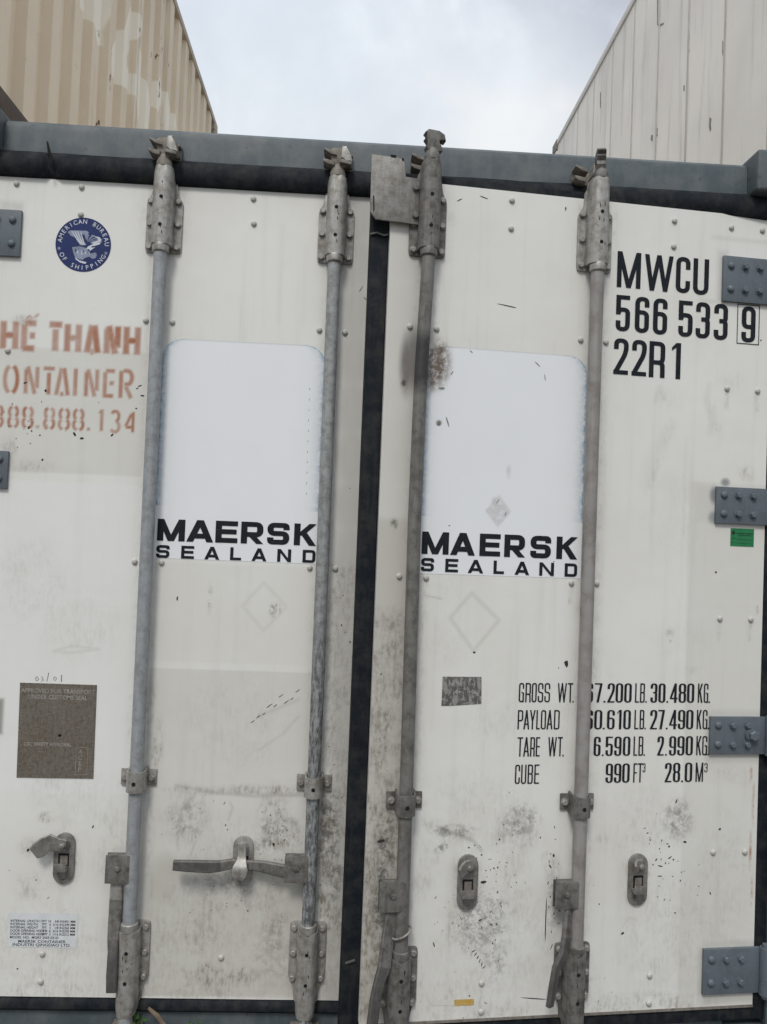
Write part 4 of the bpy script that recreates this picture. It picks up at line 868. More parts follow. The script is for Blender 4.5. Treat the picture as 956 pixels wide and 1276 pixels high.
# house panels between the bars with the two-line name
def panel_mat():
    m, t, b = principled('cool_white_overpaint')
    c = mix(t, ramp(t, noise(t, 5, 5), 0.3, 0.75), (0.785, 0.80, 0.815), (0.765, 0.78, 0.79))
    n = ramp(t, noise(t, 60, 6, 0.7), 0.30, 0.62)
    c = mix(t, math_(t, 'MULTIPLY', attr(t, 'blue'), n), c, (0.07, 0.24, 0.40))
    c = mix(t, math_(t, 'MULTIPLY', ramp(t, noise(t, 22, 7, 0.7), 0.66, 0.75), 0.35), c, (0.35, 0.35, 0.34))
    c = mix(t, attr(t, 'edge'), c, (0.27, 0.28, 0.28))
    c = mix(t, math_(t, 'MULTIPLY', attr(t, 'burn'), ramp(t, noise(t, 55, 8, 0.7), 0.33, 0.58, 0.35, 1.0)), c, (0.15, 0.115, 0.09))
    t.links.new(c, b.inputs['Base Color']); b.inputs['Roughness'].default_value = 0.4; b.inputs['Specular IOR Level'].default_value = 0.35
    return m
M['panel'] = panel_mat()
def house_panel(side, tl, tr, bl, br, rad, bluefoot, blueside, burns=(), marks=()):
    D, P = DOORS[side]; q = [P(*p) for p in (tl, tr, bl, br)]
    xa, xb = (q[0][0]+q[2][0])/2, (q[1][0]+q[3][0])/2; zt_, zb_ = (q[0][1]+q[1][1])/2, (q[2][1]+q[3][1])/2
    nx, nz = 110, 170; rad *= PXM; bm = new(); rows = []
    lb, le, lu = bm.verts.layers.float.new('blue'), bm.verts.layers.float.new('edge'), bm.verts.layers.float.new('burn')
    BN = [(*P(u, v), ru*PXM, rv*PXM, am) for u, v, ru, rv, am in burns]
    for j in range(nz+1):
        z = zb_+(zt_-zb_)*j/nz; ins = 0
        if z > zt_-rad: ins = rad-math.sqrt(max(0, rad*rad-(z-zt_+rad)**2))
        ins = min(ins, rad)
        r_ = []
        for i in range(nx+1):
            x = xa+ins+(xb-xa-2*ins)*i/nx; v = bm.verts.new((x, -.0006, z)); zf = P(0, 0) and 1
            dl, dr = x-(xa+ins), (xb-ins)-x
            act = 1.0 if z > bluefoot else 0.0
            bl_ = 0
            if 'l' in blueside: bl_ = max(bl_, math.exp(-dl/.008))
            if 'r' in blueside: bl_ = max(bl_, math.exp(-dr/.009))
            v[lb] = bl_*act*.95
            e = 0
            if z > bluefoot: e = max(0, 1-min(dl, dr)/.003)*.35
            e = max(e, max(0, 1-(zt_-z)/.004)*.45)
            v[le] = e
            v[lu] = max([am*float(smooth01(np.array((1.25-math.hypot((x-bx_)/ru, (z-bz_)/rv))/.8)) if ru > 0 else smooth01(np.array((1.0-abs((x-bx_)/ru)-abs((z-bz_)/rv))/.12))) for bx_, bz_, ru, rv, am in BN] or [0])
            r_.append(v)
        rows.append(r_)
    for a, b in zip(rows, rows[1:]):
        for i in range(nx):
            try: bm.faces.new((a[i], a[i+1], b[i+1], b[i]))
            except ValueError: pass
    for u, v, L_, w_, an in marks: sheet(bm, fleck(P, u, v, L_, w_, an)[0], -.0011, 1)
    return obj('painted_panel', bm, ['panel', 'rod_grimy'], D)
house_panel('L', (202, 421), (406, 431.5), (193, 696), (396, 702), 24, PL(200, 630)[1], 'lr')
house_panel('R', (530, 431), (734, 443.5), (524, 715), (722, 720.5), 24, PR(728, 652)[1], 'lr', [(545, 452, 18, 32, 1.0), (538, 462, 11, 28, 1.0), (546, 440, 13, 16, 1.0), (621, 637, -17, 21, .30), (617, 628, 5, 9, .35), (547, 527, 4, 4, .8), (548, 483, 6, 4, .5), (634, 588, 3, 9, .25)], [(558, 526, 16, 2, 110), (547, 528, 6, 5, 0), (670, 454, 12, 1.2, -40), (679, 470, 10, 1.2, -80), (551, 484, 8, 3, 0), (563, 465, 7, 1.6, 60), (587, 438, 5, 1.2, -40), (620, 625, 8, 1.2, 60), (630, 640, 7, 1.2, 70), (560, 655, 3, 1.5, 20)])
k8, o8 = 4.3455, (190, 630)
letters('L', [('M', 25, 175), ('A', 185, 328), ('E', 340, 460), ('R', 478, 598), ('S', 620, 740), ('K', 765, 885)], lin(25, 186, 885, 216), 118, o8, k8, .285, .225, rad=.2, y=-.0016, label='large black name above the smaller line')
for c_ in [('S', 20, 92), ('E', 155, 225), ('A', 282, 362), ('L', 420, 480), ('A', 537, 617), ('N', 675, 750), ('D', 812, 882)]: letters('L', [c_], lin(20, 280, 882, 309), 69, o8, k8, .25, .21, rad=.2, y=-.0016, name='letter')
k9, o9 = 4.1565, (510, 640)
letters('R', [('M', 63, 203), ('A', 212, 338), ('E', 362, 470), ('R', 490, 597), ('S', 625, 732), ('K', 760, 868)], lin(63, 205, 865, 236), 116, o9, k9, .275, .222, rad=.2, y=-.0016, label='large black name above the smaller line')
for c_ in [('S', 60, 127), ('E', 185, 252), ('A', 303, 382), ('L', 435, 490), ('A', 545, 620), ('N', 672, 748), ('D', 803, 868)]: letters('R', [c_], lin(60, 296, 868, 327), 69, o9, k9, .245, .21, rad=.2, y=-.0016, name='letter')

# small print with the built-in font
def text_mesh(lines):
    """lines: (string, x, z, size, align, rot, xscale) -> bmesh in the x,z plane, y given per object"""
    bm = new()
    for s, x, z, size, al, rot, xs in lines:
        cu = bpy.data.curves.new('t', 'FONT'); cu.body = s; cu.size = size; cu.align_x = al; cu.resolution_u = 3; cu.offset = size*.022 if .0125 < size < .0168 else size*.006
        o = bpy.data.objects.new('t', cu); COL.objects.link(o); bpy.context.view_layer.update()
        me = bpy.data.meshes.new_from_object(o.evaluated_get(bpy.context.evaluated_depsgraph_get()))
        mt = Matrix.Translation((x, 0, z)) @ Matrix.Rotation(-rot, 4, 'Y') @ Matrix.Rotation(R(90), 4, 'X') @ Matrix.Diagonal((xs, 1, 1, 1))
        me.transform(mt); bm.from_mesh(me); bpy.data.meshes.remove(me); bpy.data.objects.remove(o); bpy.data.curves.remove(cu)
    return bm
def rectpts(P, a, b):
    (x0, z1), (x1, z0) = P(*a), P(*b); return x0, x1, z0, z1

# round blue emblem
M['emblem_blue'] = plain('emblem_blue', (0.012, 0.026, 0.125), 0.6, 0.1); M['emblem_white'] = plain('emblem_white', (0.62, 0.65, 0.70), 0.5, 0.1); M['emblem_pale'] = plain('emblem_pale', (0.30, 0.35, 0.47), 0.5, 0.2)
cx, cz = PL(104, 305); ER = 33*PXM
bm = new()
sheet(bm, [(cx+ER*math.cos(a), cz+ER*math.sin(a)) for a in np.linspace(0, 2*math.pi, 64)[:-1]], -.0009)
em = obj('emblem', bm, 'emblem_blue', DL); em['label'] = 'round blue classification emblem with white eagle'
TXT = []
def ring_text(s, r_, mid, sp, size, down=False):
    n = len(s)
    for i, ch in enumerate(s):
        a = mid+(i-(n-1)/2)*sp*(1 if down else -1)
        x, z = cx+r_*math.cos(R(a)), cz+r_*math.sin(R(a)); TXT.append((ch, x, z, size, 'CENTER', R(a+90 if down else a-90), .95))
ring_text('AMERICAN BUREAU', ER*.775, 88, 12.0, ER*.23)
ring_text('OF SHIPPING', ER*.93, 270, 12.2, ER*.23, True)
bm = text_mesh(TXT)
for v in bm.verts: v.co.y = -.0013
# thicken the small print by a second pass of copies slightly shifted
bmesh.ops.solidify(bm, geom=list(bm.faces), thickness=0)if False else None
E4 = lambda x, y: (cx+((50+x/8.69)-104.3)*PXM*1.0, cz-((255+y/8.69)-305.2)*PXM*1.0)
def ep(pts, mi, y): 
    f = sheet(bm, [E4(*p) for p in pts], y, mi)
ep([(303, 310), (330, 293), (500, 288), (525, 305), (505, 345), (500, 390), (480, 330), (440, 330), (455, 380), (505, 432), (470, 448), (435, 440), (400, 370), (340, 350)], 1, -.0012)
for d in (0, 30, 60, 90): ep([(345+d, 300), (352+d, 300), (425+d*.7, 400+d*.3), (462+d*.4, 440), (452+d*.4, 440), (412+d*.7, 405+d*.3)], 0, -.0014-.00003*d/30)
for k in range(6):
    a = R(100-k*26); ep([(510, 400), (520+110*math.cos(a)*1.25, 385-75*math.sin(a)*.8), (535+110*math.cos(a-.13)*1.25, 388-75*math.sin(a-.13)*.8)], 1, -.00121-.00001*k)
ep([(560, 335), (640, 350), (660, 380), (640, 400), (560, 412), (655, 402), (640, 425), (600, 440), (560, 450), (560, 465), (600, 455), (545, 498), (535, 480), (505, 485), (520, 455), (580, 420), (545, 415), (630, 380), (600, 350)], 0, -.0013)
ep([(360, 470), (440, 455), (500, 470), (530, 500), (545, 530), (600, 512), (618, 530), (610, 570), (575, 582), (540, 560), (500, 575), (470, 600), (440, 590), (395, 575), (370, 520)], 1, -.00125)
for a in range(9): ep([(385+a*22, 480+(a % 3)*14), (410+a*20, 505+(a % 4)*14), (395+a*21, 520+(a % 2)*16)], 0 if a % 2 else 2, -.00138-.00001*a)
ep([(395, 575), (440, 605), (515, 620), (505, 640), (450, 628), (400, 595)], 0, -.0013)
def star(px_, pz, r_): return [(px_+r_*(1 if k % 2 == 0 else .42)*math.cos(R(90+36*k)), pz+r_*(1 if k % 2 == 0 else .42)*math.sin(R(90+36*k))) for k in range(10)]
for x, y in ((225, 490), (710, 515)): 
    p = E4(x, y); sheet(bm, star(p[0], p[1], ER*.085), -.0013, 1)
tx = obj('emblem_lettering', bm, ['emblem_white', 'emblem_pale', 'emblem_blue'], DL)

# brown approval plate, white data sticker, green sticker and the rest
def plate_mat():
    m, t, b = principled('etched_brown_plate')
    c = mix(t, ramp(t, noise(t, 9, 5), 0.3, 0.7), (0.155, 0.13, 0.10), (0.178, 0.16, 0.132))
    c = mix(t, math_(t, 'MULTIPLY', ramp(t, noise(t, 1.0, 3, 0.7, stretch=(170, 1, 60)), 0.46, 0.62), 0.5), c, (0.085, 0.06, 0.045))
    c = mix(t, math_(t, 'MULTIPLY', ramp(t, noise(t, 1.0, 3, 0.7, stretch=(70, 1, 230)), 0.5, 0.66), 0.5), c, (0.27, 0.25, 0.225))
    t.links.new(c, b.inputs['Base Color']); b.inputs['Roughness'].default_value = 0.45; b.inputs['Metallic'].default_value = 0.25
    return m
M['plate'] = plate_mat(); M['plate_text'] = plain('etched_text', (0.36, 0.33, 0.30), 0.5, .2)
pc = [PL(*p) for p in ((25.5, 850.5), (121, 853.5), (116.5, 970), (21, 968.5))]
bm = new(); prism(bm, [pc[3], pc[2], pc[1], pc[0]], -.0018, -.0004)
sheet(bm, [(pc[0][0]+(pc[1][0]-pc[0][0])*.55+math.cos(a)*.005, pc[0][1]-(pc[0][1]-pc[3][1])*.545+math.sin(a)*.004) for a in np.linspace(0, 6.28, 9)[:-1]], -.0024, 1)
pl_ = obj('approval_plate', bm, ['plate', 'hole'], DL); pl_['label'] = 'weathered brown safety approval plate'
x0, x1, z0, z1 = pc[0][0], pc[1][0], pc[3][1], pc[0][1]; W_, H_ = x1-x0, z1-z0
T = [('APPROVED FOR TRANSPORT', x0+W_*.5, z1-H_*.10, .0165, 'CENTER', 0, .92), ('UNDER CUSTOMS SEAL', x0+W_*.5, z1-H_*.165, .0165, 'CENTER', 0, .92), ('CSC SAFETY APPROVAL', x0+W_*.40, z1-H_*.66, .0135, 'CENTER', 0, .9)]
for t_ in T:
    bm = text_mesh([t_])
    for v in bm.verts: v.co.y = -.0023
    obj('plate_lettering', bm, 'plate_text', DL)
T = []
for i, ch in enumerate('ACEP'): T.append((ch, x0+W_*.83, z1-H_*(.735+i*.062), .017, 'CENTER', 0, 1.0))
bm = text_mesh(T)
for v in bm.verts: v.co.y = -.0023
bx0, bx1, bz0, bz1 = x0+W_*.775, x0+W_*.93, z1-H_*.955, z1-H_*.665
for lo, hi in (((bx0, bz0), (bx1, bz0+.001)), ((bx0, bz1-.001), (bx1, bz1)), ((bx0, bz0+.001), (bx0+.001, bz1-.001)), ((bx1-.001, bz0+.001), (bx1, bz1-.001))): sheet(bm, [(lo[0], lo[1]), (hi[0], lo[1]), (hi[0], hi[1]), (lo[0], hi[1])], -.0023)
obj('plate_lettering', bm, 'plate_text', DL)
# pencilled date above the plate
bm = new()
def pencil(pts, wd=.0013):
    q = [PL(*p) for p in pts]
    for a, b in zip(q, q[1:]):
        d = Vector((b[0]-a[0], b[1]-a[1])); n_ = Vector((-d.y, d.x)).normalized()*wd/2
        sheet(bm, [(a[0]+n_.x, a[1]+n_.y), (b[0]+n_.x, b[1]+n_.y), (b[0]-n_.x, b[1]-n_.y), (a[0]-n_.x, a[1]-n_.y)], -.0007-.00002*random.random())
pencil([(46, 843), (44, 846), (46, 848.5), (48.5, 846), (46.5, 843)]); pencil([(51, 843), (54, 844), (52, 846), (55, 847), (51, 849)], .0009); pencil([(61, 838), (58.5, 849)], .0016)
pencil([(68, 843), (66.5, 846), (69, 848), (71, 845), (68, 843)], .001); pencil([(77, 841), (76.5, 849.5)], .002)
obj('pencilled_date', bm, 'rod_grimy', DL)
# white data sticker
M['sticker_white'] = plain('sticker_white', (0.66, 0.68, 0.69), 0.5, .05)
x0, x1, z0, z1 = rectpts(PL, (10.5, 1137), (95.5, 1181)); W_, H_ = x1-x0, z1-z0
bm = new(); sheet(bm, [(x0, z0), (x1, z0), (x1, z1), (x0, z1)], -.0008); s_ = obj('data_sticker', bm, 'sticker_white', DL); s_['label'] = 'white sticker listing inside dimensions'
rowsT = [('INTERNAL LENGTH', '17FT', '10', '5/8 IN', '5451 MM'), ('INTERNAL WIDTH', '7FT', '6', '3/16 IN', '2290 MM'), ('INTERNAL HEIGHT', '7FT', '5', '1/8 IN', '2262 MM'), ('DOOR OPENING WIDTH', '7FT', '6', '3/16 IN', '2290 MM'), ('DOOR OPENING HEIGHT', '7FT', '3', '1/16 IN', '2212 MM')]
T = []
for i, r_ in enumerate(rowsT):
    z = z1-H_*(.265+i*.095); sz = .0092
    T.append((r_[0], x0+W_*.04, z, sz, 'LEFT', 0, .95))
    for s, fx in zip(r_[1:], (.56, .62, .79, .97)): T.append((s, x0+W_*fx, z, sz, 'RIGHT', 0, .95))
T.append(('MODEL NO.  MQRS 20SE-021D', x0+W_*.04, z1-H_*.745, .0092, 'LEFT', 0, 1.05))
T.append(('MAERSK CONTAINER', x0+W_*.5, z1-H_*.865, .0105, 'CENTER', 0, 1.25)); T.append(('INDUSTRI QINGDAO LTD.', x0+W_*.5, z1-H_*.965, .0105, 'CENTER', 0, 1.25))
bm = text_mesh(T)
for v in bm.verts: v.co.y = -.0012
obj('sticker_print', bm, 'black_vinyl', DL)
# green sticker
M['green'] = plain('green_sticker', (0.025, 0.20, 0.075), 0.45, .1); M['green_print'] = plain('green_sticker_print', (0.01, 0.05, 0.025), .5)
x0, x1, z0, z1 = rectpts(PR, (910.5, 658), (939, 681.5)); W_, H_ = x1-x0, z1-z0
bm = new(); sheet(bm, [(x0, z0), (x1, z0), (x1, z1), (x0, z1)], -.0009); s_ = obj('green_sticker', bm, 'green', DR); s_['label'] = 'small green inspection sticker'
bm = new()
sheet(bm, [(x0+W_*.12+math.cos(a)*.0055, z1-H_*.25+math.sin(a)*.0055) for a in np.linspace(0, 6.28, 13)[:-1]], -.0012)
for fx0, fx1, fz, th in ((.24, .95, .25, .0022), (.32, .88, .36, .0018), (.06, .2, .54, .0016), (.24, .92, .60, .0008), (.06, .14, .78, .0016), (.2, .92, .82, .0008)):
    sheet(bm, [(x0+W_*fx0, z1-H_*fz-th), (x0+W_*fx1, z1-H_*fz-th-.0005), (x0+W_*fx1, z1-H_*fz-.0005), (x0+W_*fx0, z1-H_*fz)], -.0012)
obj('green_sticker_print', bm, 'green_print', DR)
# silver foil remnant and yellow tape remnant
def foil_mat():
    m, t, b = principled('torn_foil')
    c = mix(t, ramp(t, noise(t, 90, 5, 0.7), 0.50, 0.62), (0.12, 0.115, 0.105), (0.40, 0.39, 0.37))
    c = mix(t, ramp(t, noise(t, 1.0, 4, 0.6, stretch=(120, 1, 22)), 0.5, 0.6), c, (0.33, 0.32, 0.30))
    t.links.new(c, b.inputs['Base Color']); b.inputs['Roughness'].default_value = 0.5; b.inputs['Metallic'].default_value = .3
    return m
M['foil'] = foil_mat()
bm = new()
q = [PR(u, v) for u, v in ((551.5, 843.5), (553, 843), (600, 843.5), (600, 877), (583, 878), (562, 879.5), (550, 879.5), (551, 862))]
sheet(bm, q[::-1], -.0008); obj('foil_sticker', bm, 'foil', DR)['label'] = 'peeling silver sticker remnant'
M['yellow'] = worn('yellow_tape', (0.50, 0.30, 0.045), (0.55, 0.50, 0.36), .7, 40, .5, streak=False); M['tape_white'] = plain('pale_tape', (0.66, 0.65, 0.60), .5, .06)
bm = new()
for a, b, mi in ((536, 566, 1), (566, 591, 0)):
    (xa, za), (xb, zb) = PR(a, 1253.5), PR(b, 1244.5); sheet(bm, [(xa+.003*mi, za), (xb-.0003, za), (xb-.0003, zb), (xa, zb-.004*mi)], -.0008, mi)
obj('tape_remnant', bm, ['yellow', 'tape_white'], DR)['label'] = 'strip of half-peeled yellow tape'

# ================================================================== THE STACKS BEHIND
def seam_mat():
    m, t, b = principled('weathered_white_panel_paint')
    c = mix(t, ramp(t, noise(t, 1.3, 5), 0.3, 0.75), (0.78, 0.75, 0.695), (0.68, 0.65, 0.60))
    c = mix(t, math_(t, 'MULTIPLY', ramp(t, noise(t, 1.0, 6, 0.65, stretch=(5, 9, 0.7)), 0.5, 0.72), 0.5), c, (0.37, 0.345, 0.305))
    c = mix(t, ramp(t, noise(t, 1.0, 4, 0.6, stretch=(8, 14, 3.0)), 0.755, 0.775), c, (0.12, 0.115, 0.105))
    t.links.new(c, b.inputs['Base Color']); b.inputs['Roughness'].default_value = .5
    bump(t, b, noise(t, 4, 3), .15, .01)
    return m
M['panel_white'] = seam_mat()
M['seam'] = worn('panel_seam', (0.50, 0.475, 0.435), (0.36, 0.335, 0.30), .6, 8, .6)
def corr_mat():
    m, t, b = principled('faded_beige_paint')
    c = mix(t, ramp(t, noise(t, 1.2, 5), 0.3, 0.75), (0.76, 0.65, 0.505), (0.68, 0.575, 0.445))
    c = mix(t, ramp(t, attr(t, 'ghost'), -0.007, 0.007), c, (0.86, 0.80, 0.69))
    c = mix(t, math_(t, 'MULTIPLY', ramp(t, noise(t, 1.0, 6, 0.65, stretch=(9, 9, 0.6)), 0.55, 0.75), 0.5), c, (0.24, 0.185, 0.13))
    c = mix(t, ramp(t, noise(t, 1.0, 5, 0.6, stretch=(12, 12, 5)), 0.665, 0.69), c, (0.13, 0.075, 0.045))
    t.links.new(c, b.inputs['Base Color']); b.inputs['Roughness'].default_value = .6; b.inputs['Specular IOR Level'].default_value = .25
    return m
M['beige'] = corr_mat()
M['beige_rail'] = worn('beige_rail_paint', (0.43, 0.365, 0.28), (0.26, 0.2, 0.14), .6, 4, .6)
M['dark_rail'] = worn('dark_brown_rail', (0.075, 0.055, 0.042), (0.13, 0.09, 0.06), .7, 6, .75)  # mottled dark brown for bottom rails and floor
def sdf_poly(Y, Z, pts):
    d = np.full(Y.shape, 9.0); ins = np.zeros(Y.shape, bool); n = len(pts)
    for i in range(n):
        (ax, az), (bx_, bz) = pts[i], pts[(i+1) % n]; vx, vz = bx_-ax, bz-az
        t = np.clip(((Y-ax)*vx+(Z-az)*vz)/(vx*vx+vz*vz+1e-12), 0, 1); d = np.minimum(d, np.hypot(Y-ax-t*vx, Z-az-t*vz))
        c = ((az > Z) != (bz > Z)) & (Y < (bx_-ax)*(Z-az)/(bz-az+1e-12)+ax); ins ^= c
    return np.where(ins, d, -d)
def corr_wall(x, face, y0, y1, z0, z1, pitch, depth, name, parent, ghosts=(), phase=0.0):
    """trapezoid-corrugated sheet at wall plane x, face = +1/-1 outward"""
    fl, sl = .42, .08; prof = [(0, 0), (fl, 0), (fl+sl, 1), (2*fl+sl, 1), (1, 0)]
    ys, xs_ = [], []
    k = 0; y = y0-phase*pitch
    while y < y1:
        for f, d in prof[:-1]:
            yy = y+f*pitch
            if y0 <= yy <= y1: ys.append(yy); xs_.append(d)
        y += pitch
    yf, xf = [], []
    for (a, da), (b, db) in zip(zip(ys, xs_), zip(ys[1:], xs_[1:])):
        n = 7
        for j in range(n): yf.append(a+(b-a)*j/n); xf.append(da+(db-da)*j/n)
    yf.append(ys[-1]); xf.append(xs_[-1])
    yf, xf = np.array(yf), np.array(xf); zs = np.linspace(z0, z1, 220)
    Yg, Zg = np.meshgrid(yf, zs); Xg = np.broadcast_to(x-face*depth*xf, Yg.shape)
    G = np.full(Yg.shape, -9.0)
    for g in ghosts: G = np.maximum(G, sdf_poly(Yg, Zg, g))
    V = np.stack([Xg, Yg, Zg], -1).reshape(-1, 3); nz, ny = Yg.shape; i = np.arange(ny*nz).reshape(nz, ny)
    F = np.stack([i[:-1, :-1], i[:-1, 1:], i[1:, 1:], i[1:, :-1]], -1).reshape(-1, 4)
    if face < 0: F = F[:, ::-1]
    me = bpy.data.meshes.new(name); me.from_pydata(V.tolist(), [], F.tolist())
    at = me.attributes.new('ghost', 'FLOAT', 'POINT'); at.data.foreach_set('value', G.ravel().astype(np.float32))
    me.materials.append(M['beige']); o = bpy.data.objects.new(name, me); COL.objects.link(o); o.parent = parent
    return o
def corner_block(x0, x1, y0, y1, z0, z1, m, parent):
    bm = new(); box(bm, (x0, y0, z0), (x1, y1, z1), bev=.01); return obj('corner_casting', bm, m, parent)
def corrugated_container(xr, y0, z0, h, label, ghosts=(), phase=0.0, group=None):
    """20 ft box whose right side is the plane x = xr; parts are laid out in world metres below an empty at its foot"""
    root = empty('corrugated_container', (xr-HW, y0, z0), label, 'container', group); off = Matrix.Translation((-(xr-HW), -y0, -z0))
    xl, y1, z1 = xr-2*HW, y0+LEN, z0+h; parts = []
    parts.append(corr_wall(xr-.01, 1, y0+.17, y1-.17, z0+.16, z1-.06, .2815, .048, 'side_wall', root, ghosts, phase))
    parts.append(corr_wall(xl+.01, -1, y0+.17, y1-.17, z0+.16, z1-.06, .2815, .048, 'side_wall', root))
    for xa, xb in ((xl, xl+.06), (xr-.06, xr)):
        bm = new(); box(bm, (xa, y0+.18, z1-.06), (xb, y1-.18, z1), bev=.006); parts.append(obj('top_rail', bm, 'beige_rail', root))
        bm = new(); box(bm, (xa, y0+.18, z0+.01), (xb, y1-.18, z0+.16), bev=.006); parts.append(obj('bottom_rail', bm, 'dark_rail', root))
        for ya, yb in ((y0, y0+.17), (y1-.17, y1)):
            bm = new(); box(bm, (xa, ya+.005, z0+.118), (xb, yb, z1-.118), bev=.006); parts.append(obj('corner_post', bm, 'beige_rail', root))
    for xa, xb in ((xl, xl+.162), (xr-.162, xr)):
        for ya, yb in ((y0, y0+.178), (y1-.178, y1)):
            for za in (z0, z1-.118): parts.append(corner_block(xa, xb, ya, yb, za, za+.118, 'beige_rail', root))
    bm = new(); box(bm, (xl+.062, y0+.18, z1-.05), (xr-.062, y1-.02, z1-.02)); parts.append(obj('roof', bm, 'beige_rail', root))
    bm = new(); box(bm, (xl+.062, y0+.05, z0+.12), (xr-.062, y1-.02, z0+.17)); parts.append(obj('floor_panel', bm, 'dark_rail', root))
    for ya in (y0+.04, y1-.08):
        bm = new(); box(bm, (xl+.062, ya, z0+.172), (xr-.062, ya+.03, z1-.052))
        for k in range(9): box(bm, (xl+.12+k*.25, ya-.02 if ya < y0+1 else ya+.03, z0+.2), (xl+.22+k*.25, ya if ya < y0+1 else ya+.05, z1-.1))
        parts.append(obj('end_wall', bm, 'beige_rail', root))
    for p in parts:
        p.data.transform(off)
    return root
XLW, XRW = -1.649, 2.007
ZL0, ZLT = 3.19, 5.78
gw = lambda pts: [PX(80+x/5.975, y/5.975, XLW-.02) for x, y in pts]
GH = [gw([(100, -90), (105, 65), (200, 150), (222, 215), (232, 335), (270, 348), (315, 340), (318, 240), (335, 100), (345, -90)]),
      gw([(485, 40), (560, 110), (572, 180), (560, 265), (475, 355), (455, 430), (455, 500), (530, 555), (545, 440), (548, 330), (560, 400), (600, 560), (622, 690), (628, 800), (615, 960), (545, 960), (525, 715), (430, 645), (345, 570), (340, 480), (345, 360), (370, 300), (440, 215), (460, 130)]),
      gw([(705, 570), (712, 650), (765, 690), (775, 800), (820, 850), (830, 970), (700, 970), (700, 905), (745, 935), (705, 780), (690, 840), (668, 780), (665, 690), (680, 610)])]
corrugated_container(XLW, 0.05, ZL0, ZLT-ZL0, 'upper beige corrugated container with faded pale letters, at upper left above grey header', GH, .572)
corrugated_container(XLW-.01, 0.05, 0.29, 2.896, 'beige corrugated container underneath the upper beige one, left of the near white doors')

def smooth_container(xl, y0, z0, h, label, phase=0.0):
    root = empty('refrigerated_container', (xl+HW, y0, z0), label, 'container'); off = Matrix.Translation((-(xl+HW), -y0, -z0))
    xr, y1, z1 = xl+2*HW, y0+LEN, z0+h; parts = []
    for s, x in ((-1, xl), (1, xr)):
        bm = new(); box(bm, (min(x-s*.012, x-s*.05), y0+.17, z0+.14), (max(x-s*.012, x-s*.05), y1-.17, z1-.07))
        for k in range(12):
            y = y0+phase+k*.503
            if y0+.2 < y < y1-.2: a, b = sorted((x-s*.013, x-s*.008)); box(bm, (a, y, z0+.15), (b, y+.022, z1-.072), 1, bev=.0015)
        parts.append(obj('side_wall', bm, ['panel_white', 'seam'], root))
        a, b = sorted((x, x-s*.08))
        bm = new(); box(bm, (a, y0+.18, z1-.068), (b, y1-.18, z1-.002), bev=.008); parts.append(obj('top_rail', bm, 'white_side', root))
        bm = new(); box(bm, (a, y0+.18, z0+.01), (b, y1-.18, z0+.138), bev=.008); parts.append(obj('bottom_rail', bm, 'grey_paint', root))
        for ya, yb in ((y0+.005, y0+.168), (y1-.168, y1-.005)):
            bm = new(); box(bm, (a, ya, z0+.12), (b, yb, z1-.12), bev=.008); parts.append(obj('corner_post', bm, 'white_side', root))
        a, b = sorted((x+s*.004, x-s*.158))
        for ya, yb in ((y0, y0+.178), (y1-.178, y1)):
            for za in (z0, z1-.114): parts.append(corner_block(a, b, ya, yb, za, za+.118, 'brown_keeper', root))
    bm = new(); box(bm, (xl+.082, y0+.18, z1-.05), (xr-.082, y1-.02, z1-.02)); parts.append(obj('roof', bm, 'white_side', root))
    bm = new(); box(bm, (xl+.082, y0+.05, z0+.08), (xr-.082, y1-.02, z0+.14)); parts.append(obj('floor_panel', bm, 'edge_metal', root))
    for ya in (y0+.03, y1-.08):
        bm = new(); box(bm, (xl+.082, ya, z0+.142), (xr-.082, ya+.05, z1-.052)); parts.append(obj('end_wall', bm, 'white_side', root))
    for p in parts: p.data.transform(off)
    return root
RC = smooth_container(XRW, 0.05, 3.19, 2.59, 'upper white container with smooth seamed panels, at upper right above grey header', .095)
smooth_container(XRW+.01, 0.05, 0.29, 2.896, 'white container underneath the upper white one, right of the near white doors', .1)
def wall_mark(pts):
    bm = new(); bm.faces.new([bm.verts.new((XRW+.0105-RC.location.x, y-RC.location.y, z-RC.location.z)) for y, z in [PX(u, v, XRW+.008) for u, v in pts]])
    obj('wall_scrape', bm, 'rod_grimy', RC)
wall_mark([(818.5, -10), (820, -10), (819.5, 30), (821, 30.5), (827, 28), (826, 31), (821, 33), (818.5, 31)])
for u, v, h_, w_ in ((857.5, 55, 26, 3), (884.5, 155, 18, 3), (852, 110, 8, 2), (818, 165, 12, 3), (812, 172, 8, 3), (748, 125, 22, 1.5), (900, 60, 20, 1.2)):
    wall_mark([(u-w_*.3, v-h_/2), (u+w_*.5, v-h_*.4), (u+w_*.2, v), (u+w_*.4, v+h_*.35), (u-w_*.1, v+h_/2), (u-w_*.5, v+h_*.2)])
# low concrete plinths below the two stacks
for x, s in ((XLW-HW, 'left'), (XRW+HW, 'right')):
    t = empty('concrete_plinth', (x, 3.05, 0), 'concrete footings raising the %s container stack' % ('beige corrugated' if s == 'left' else 'smooth white'), 'plinth')
    for yy in (-2.8, 2.8):
        bm = new(); box(bm, (-1.25, yy-.25, 0.001), (1.25, yy+.25, .289), bev=.015); obj('block', bm, 'ground', t)

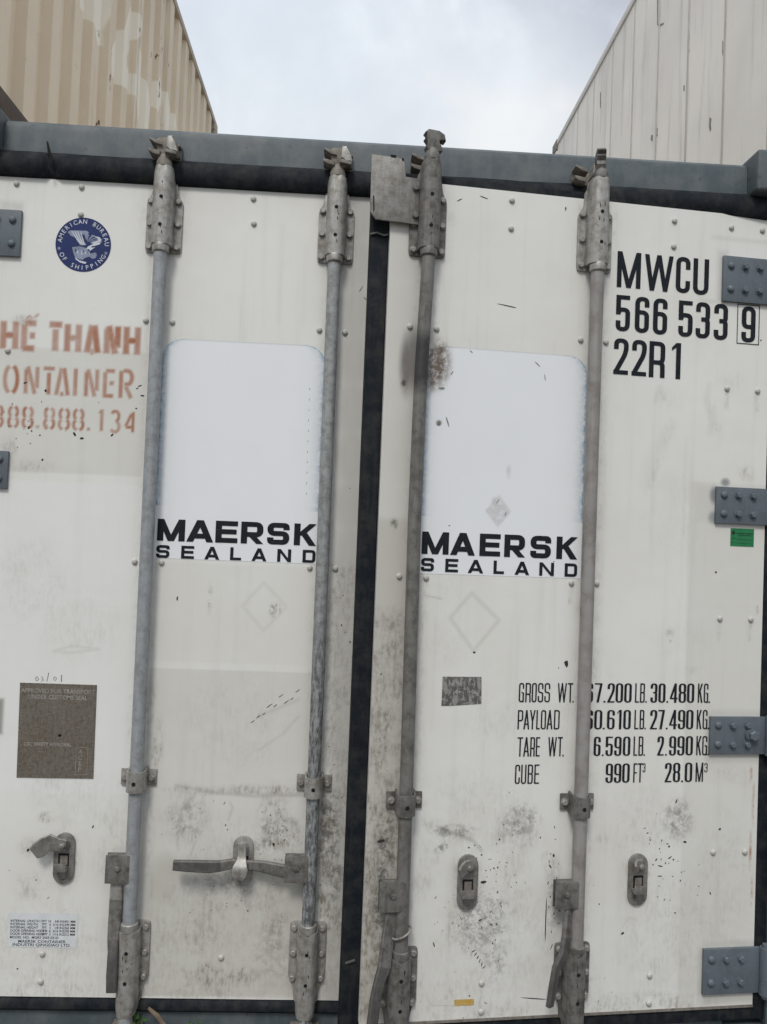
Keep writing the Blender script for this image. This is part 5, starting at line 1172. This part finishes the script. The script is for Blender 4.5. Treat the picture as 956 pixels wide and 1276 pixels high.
# ================================================================== SMALL THINGS AT THE FOOT
def weed(u, v, y, n, size, label, seed):
    rr = random.Random(seed); d = _ray(u, v); p = CAM+d*((y-CAM.y)/d.y)
    t = empty('weed', (p.x, y, 0), label, 'weed', 'weeds by the sill'); top = p.z
    b1, b2 = new(), new()
    for k in range(n):
        a = rr.uniform(0, 6.28); L_ = rr.uniform(.2, 1)*size; hx, hy = math.cos(a)*L_, math.sin(a)*L_*.6; z = top*rr.uniform(.72, 1.0)
        q = [(hx*.05, hy*.05, 0), (hx*.25, hy*.25, z*.5), (hx*.6, hy*.6, z*.85), (hx, hy, z)]
        tube(b1, q, [.0016, .0014, .0011, .0008], 6)
        for j in range(5):
            f = rr.uniform(.45, 1); c = Vector((hx*f*.9, hy*f*.9, z*(.4+.6*f)))
            az, tl = rr.uniform(0, 6.28), rr.uniform(-.2, .7); dv = Vector((math.cos(az)*math.cos(tl), math.sin(az)*math.cos(tl), math.sin(tl))); sv = dv.cross(Vector((0, 0, 1))).normalized(); ll = rr.uniform(.012, .024)
            pts = [c, c+dv*ll*.4+sv*ll*.26, c+dv*ll, c+dv*ll*.4-sv*ll*.26]
            f_ = b2.faces.new([b2.verts.new(x) for x in pts]); f_.smooth = False
    obj('stem', b1, 'leaf', t); obj('foliage', b2, 'leaf', t)
weed(170, 1264, -.030, 7, .035, 'small green weed at the foot of the left locking bar', 2)
weed(243, 1266, -.010, 5, .022, 'thin green weed between the two left locking bars', 5)
weed(72, 1300, -.06, 6, .04, 'green weed below the white data sticker', 9)
bm = new()
p0 = [CAM+_ray(u, v)*((y-CAM.y)/_ray(u, v).y) for u, v, y in ((185, 1256, -.02), (196, 1266, -.03), (214, 1290, -.05))]
c0 = Vector((p0[2].x, p0[2].y, 0)); p0 = [p-c0 for p in p0]+[Vector((.03, -.01, 0.004))]
tube(bm, p0, [.004, .0065, .007, .006], 8)
tag(obj('dry_twig', bm, 'twig', None, c0), 'dry brown twig leaning on the sill beside the leftmost locking bar', 'twig')
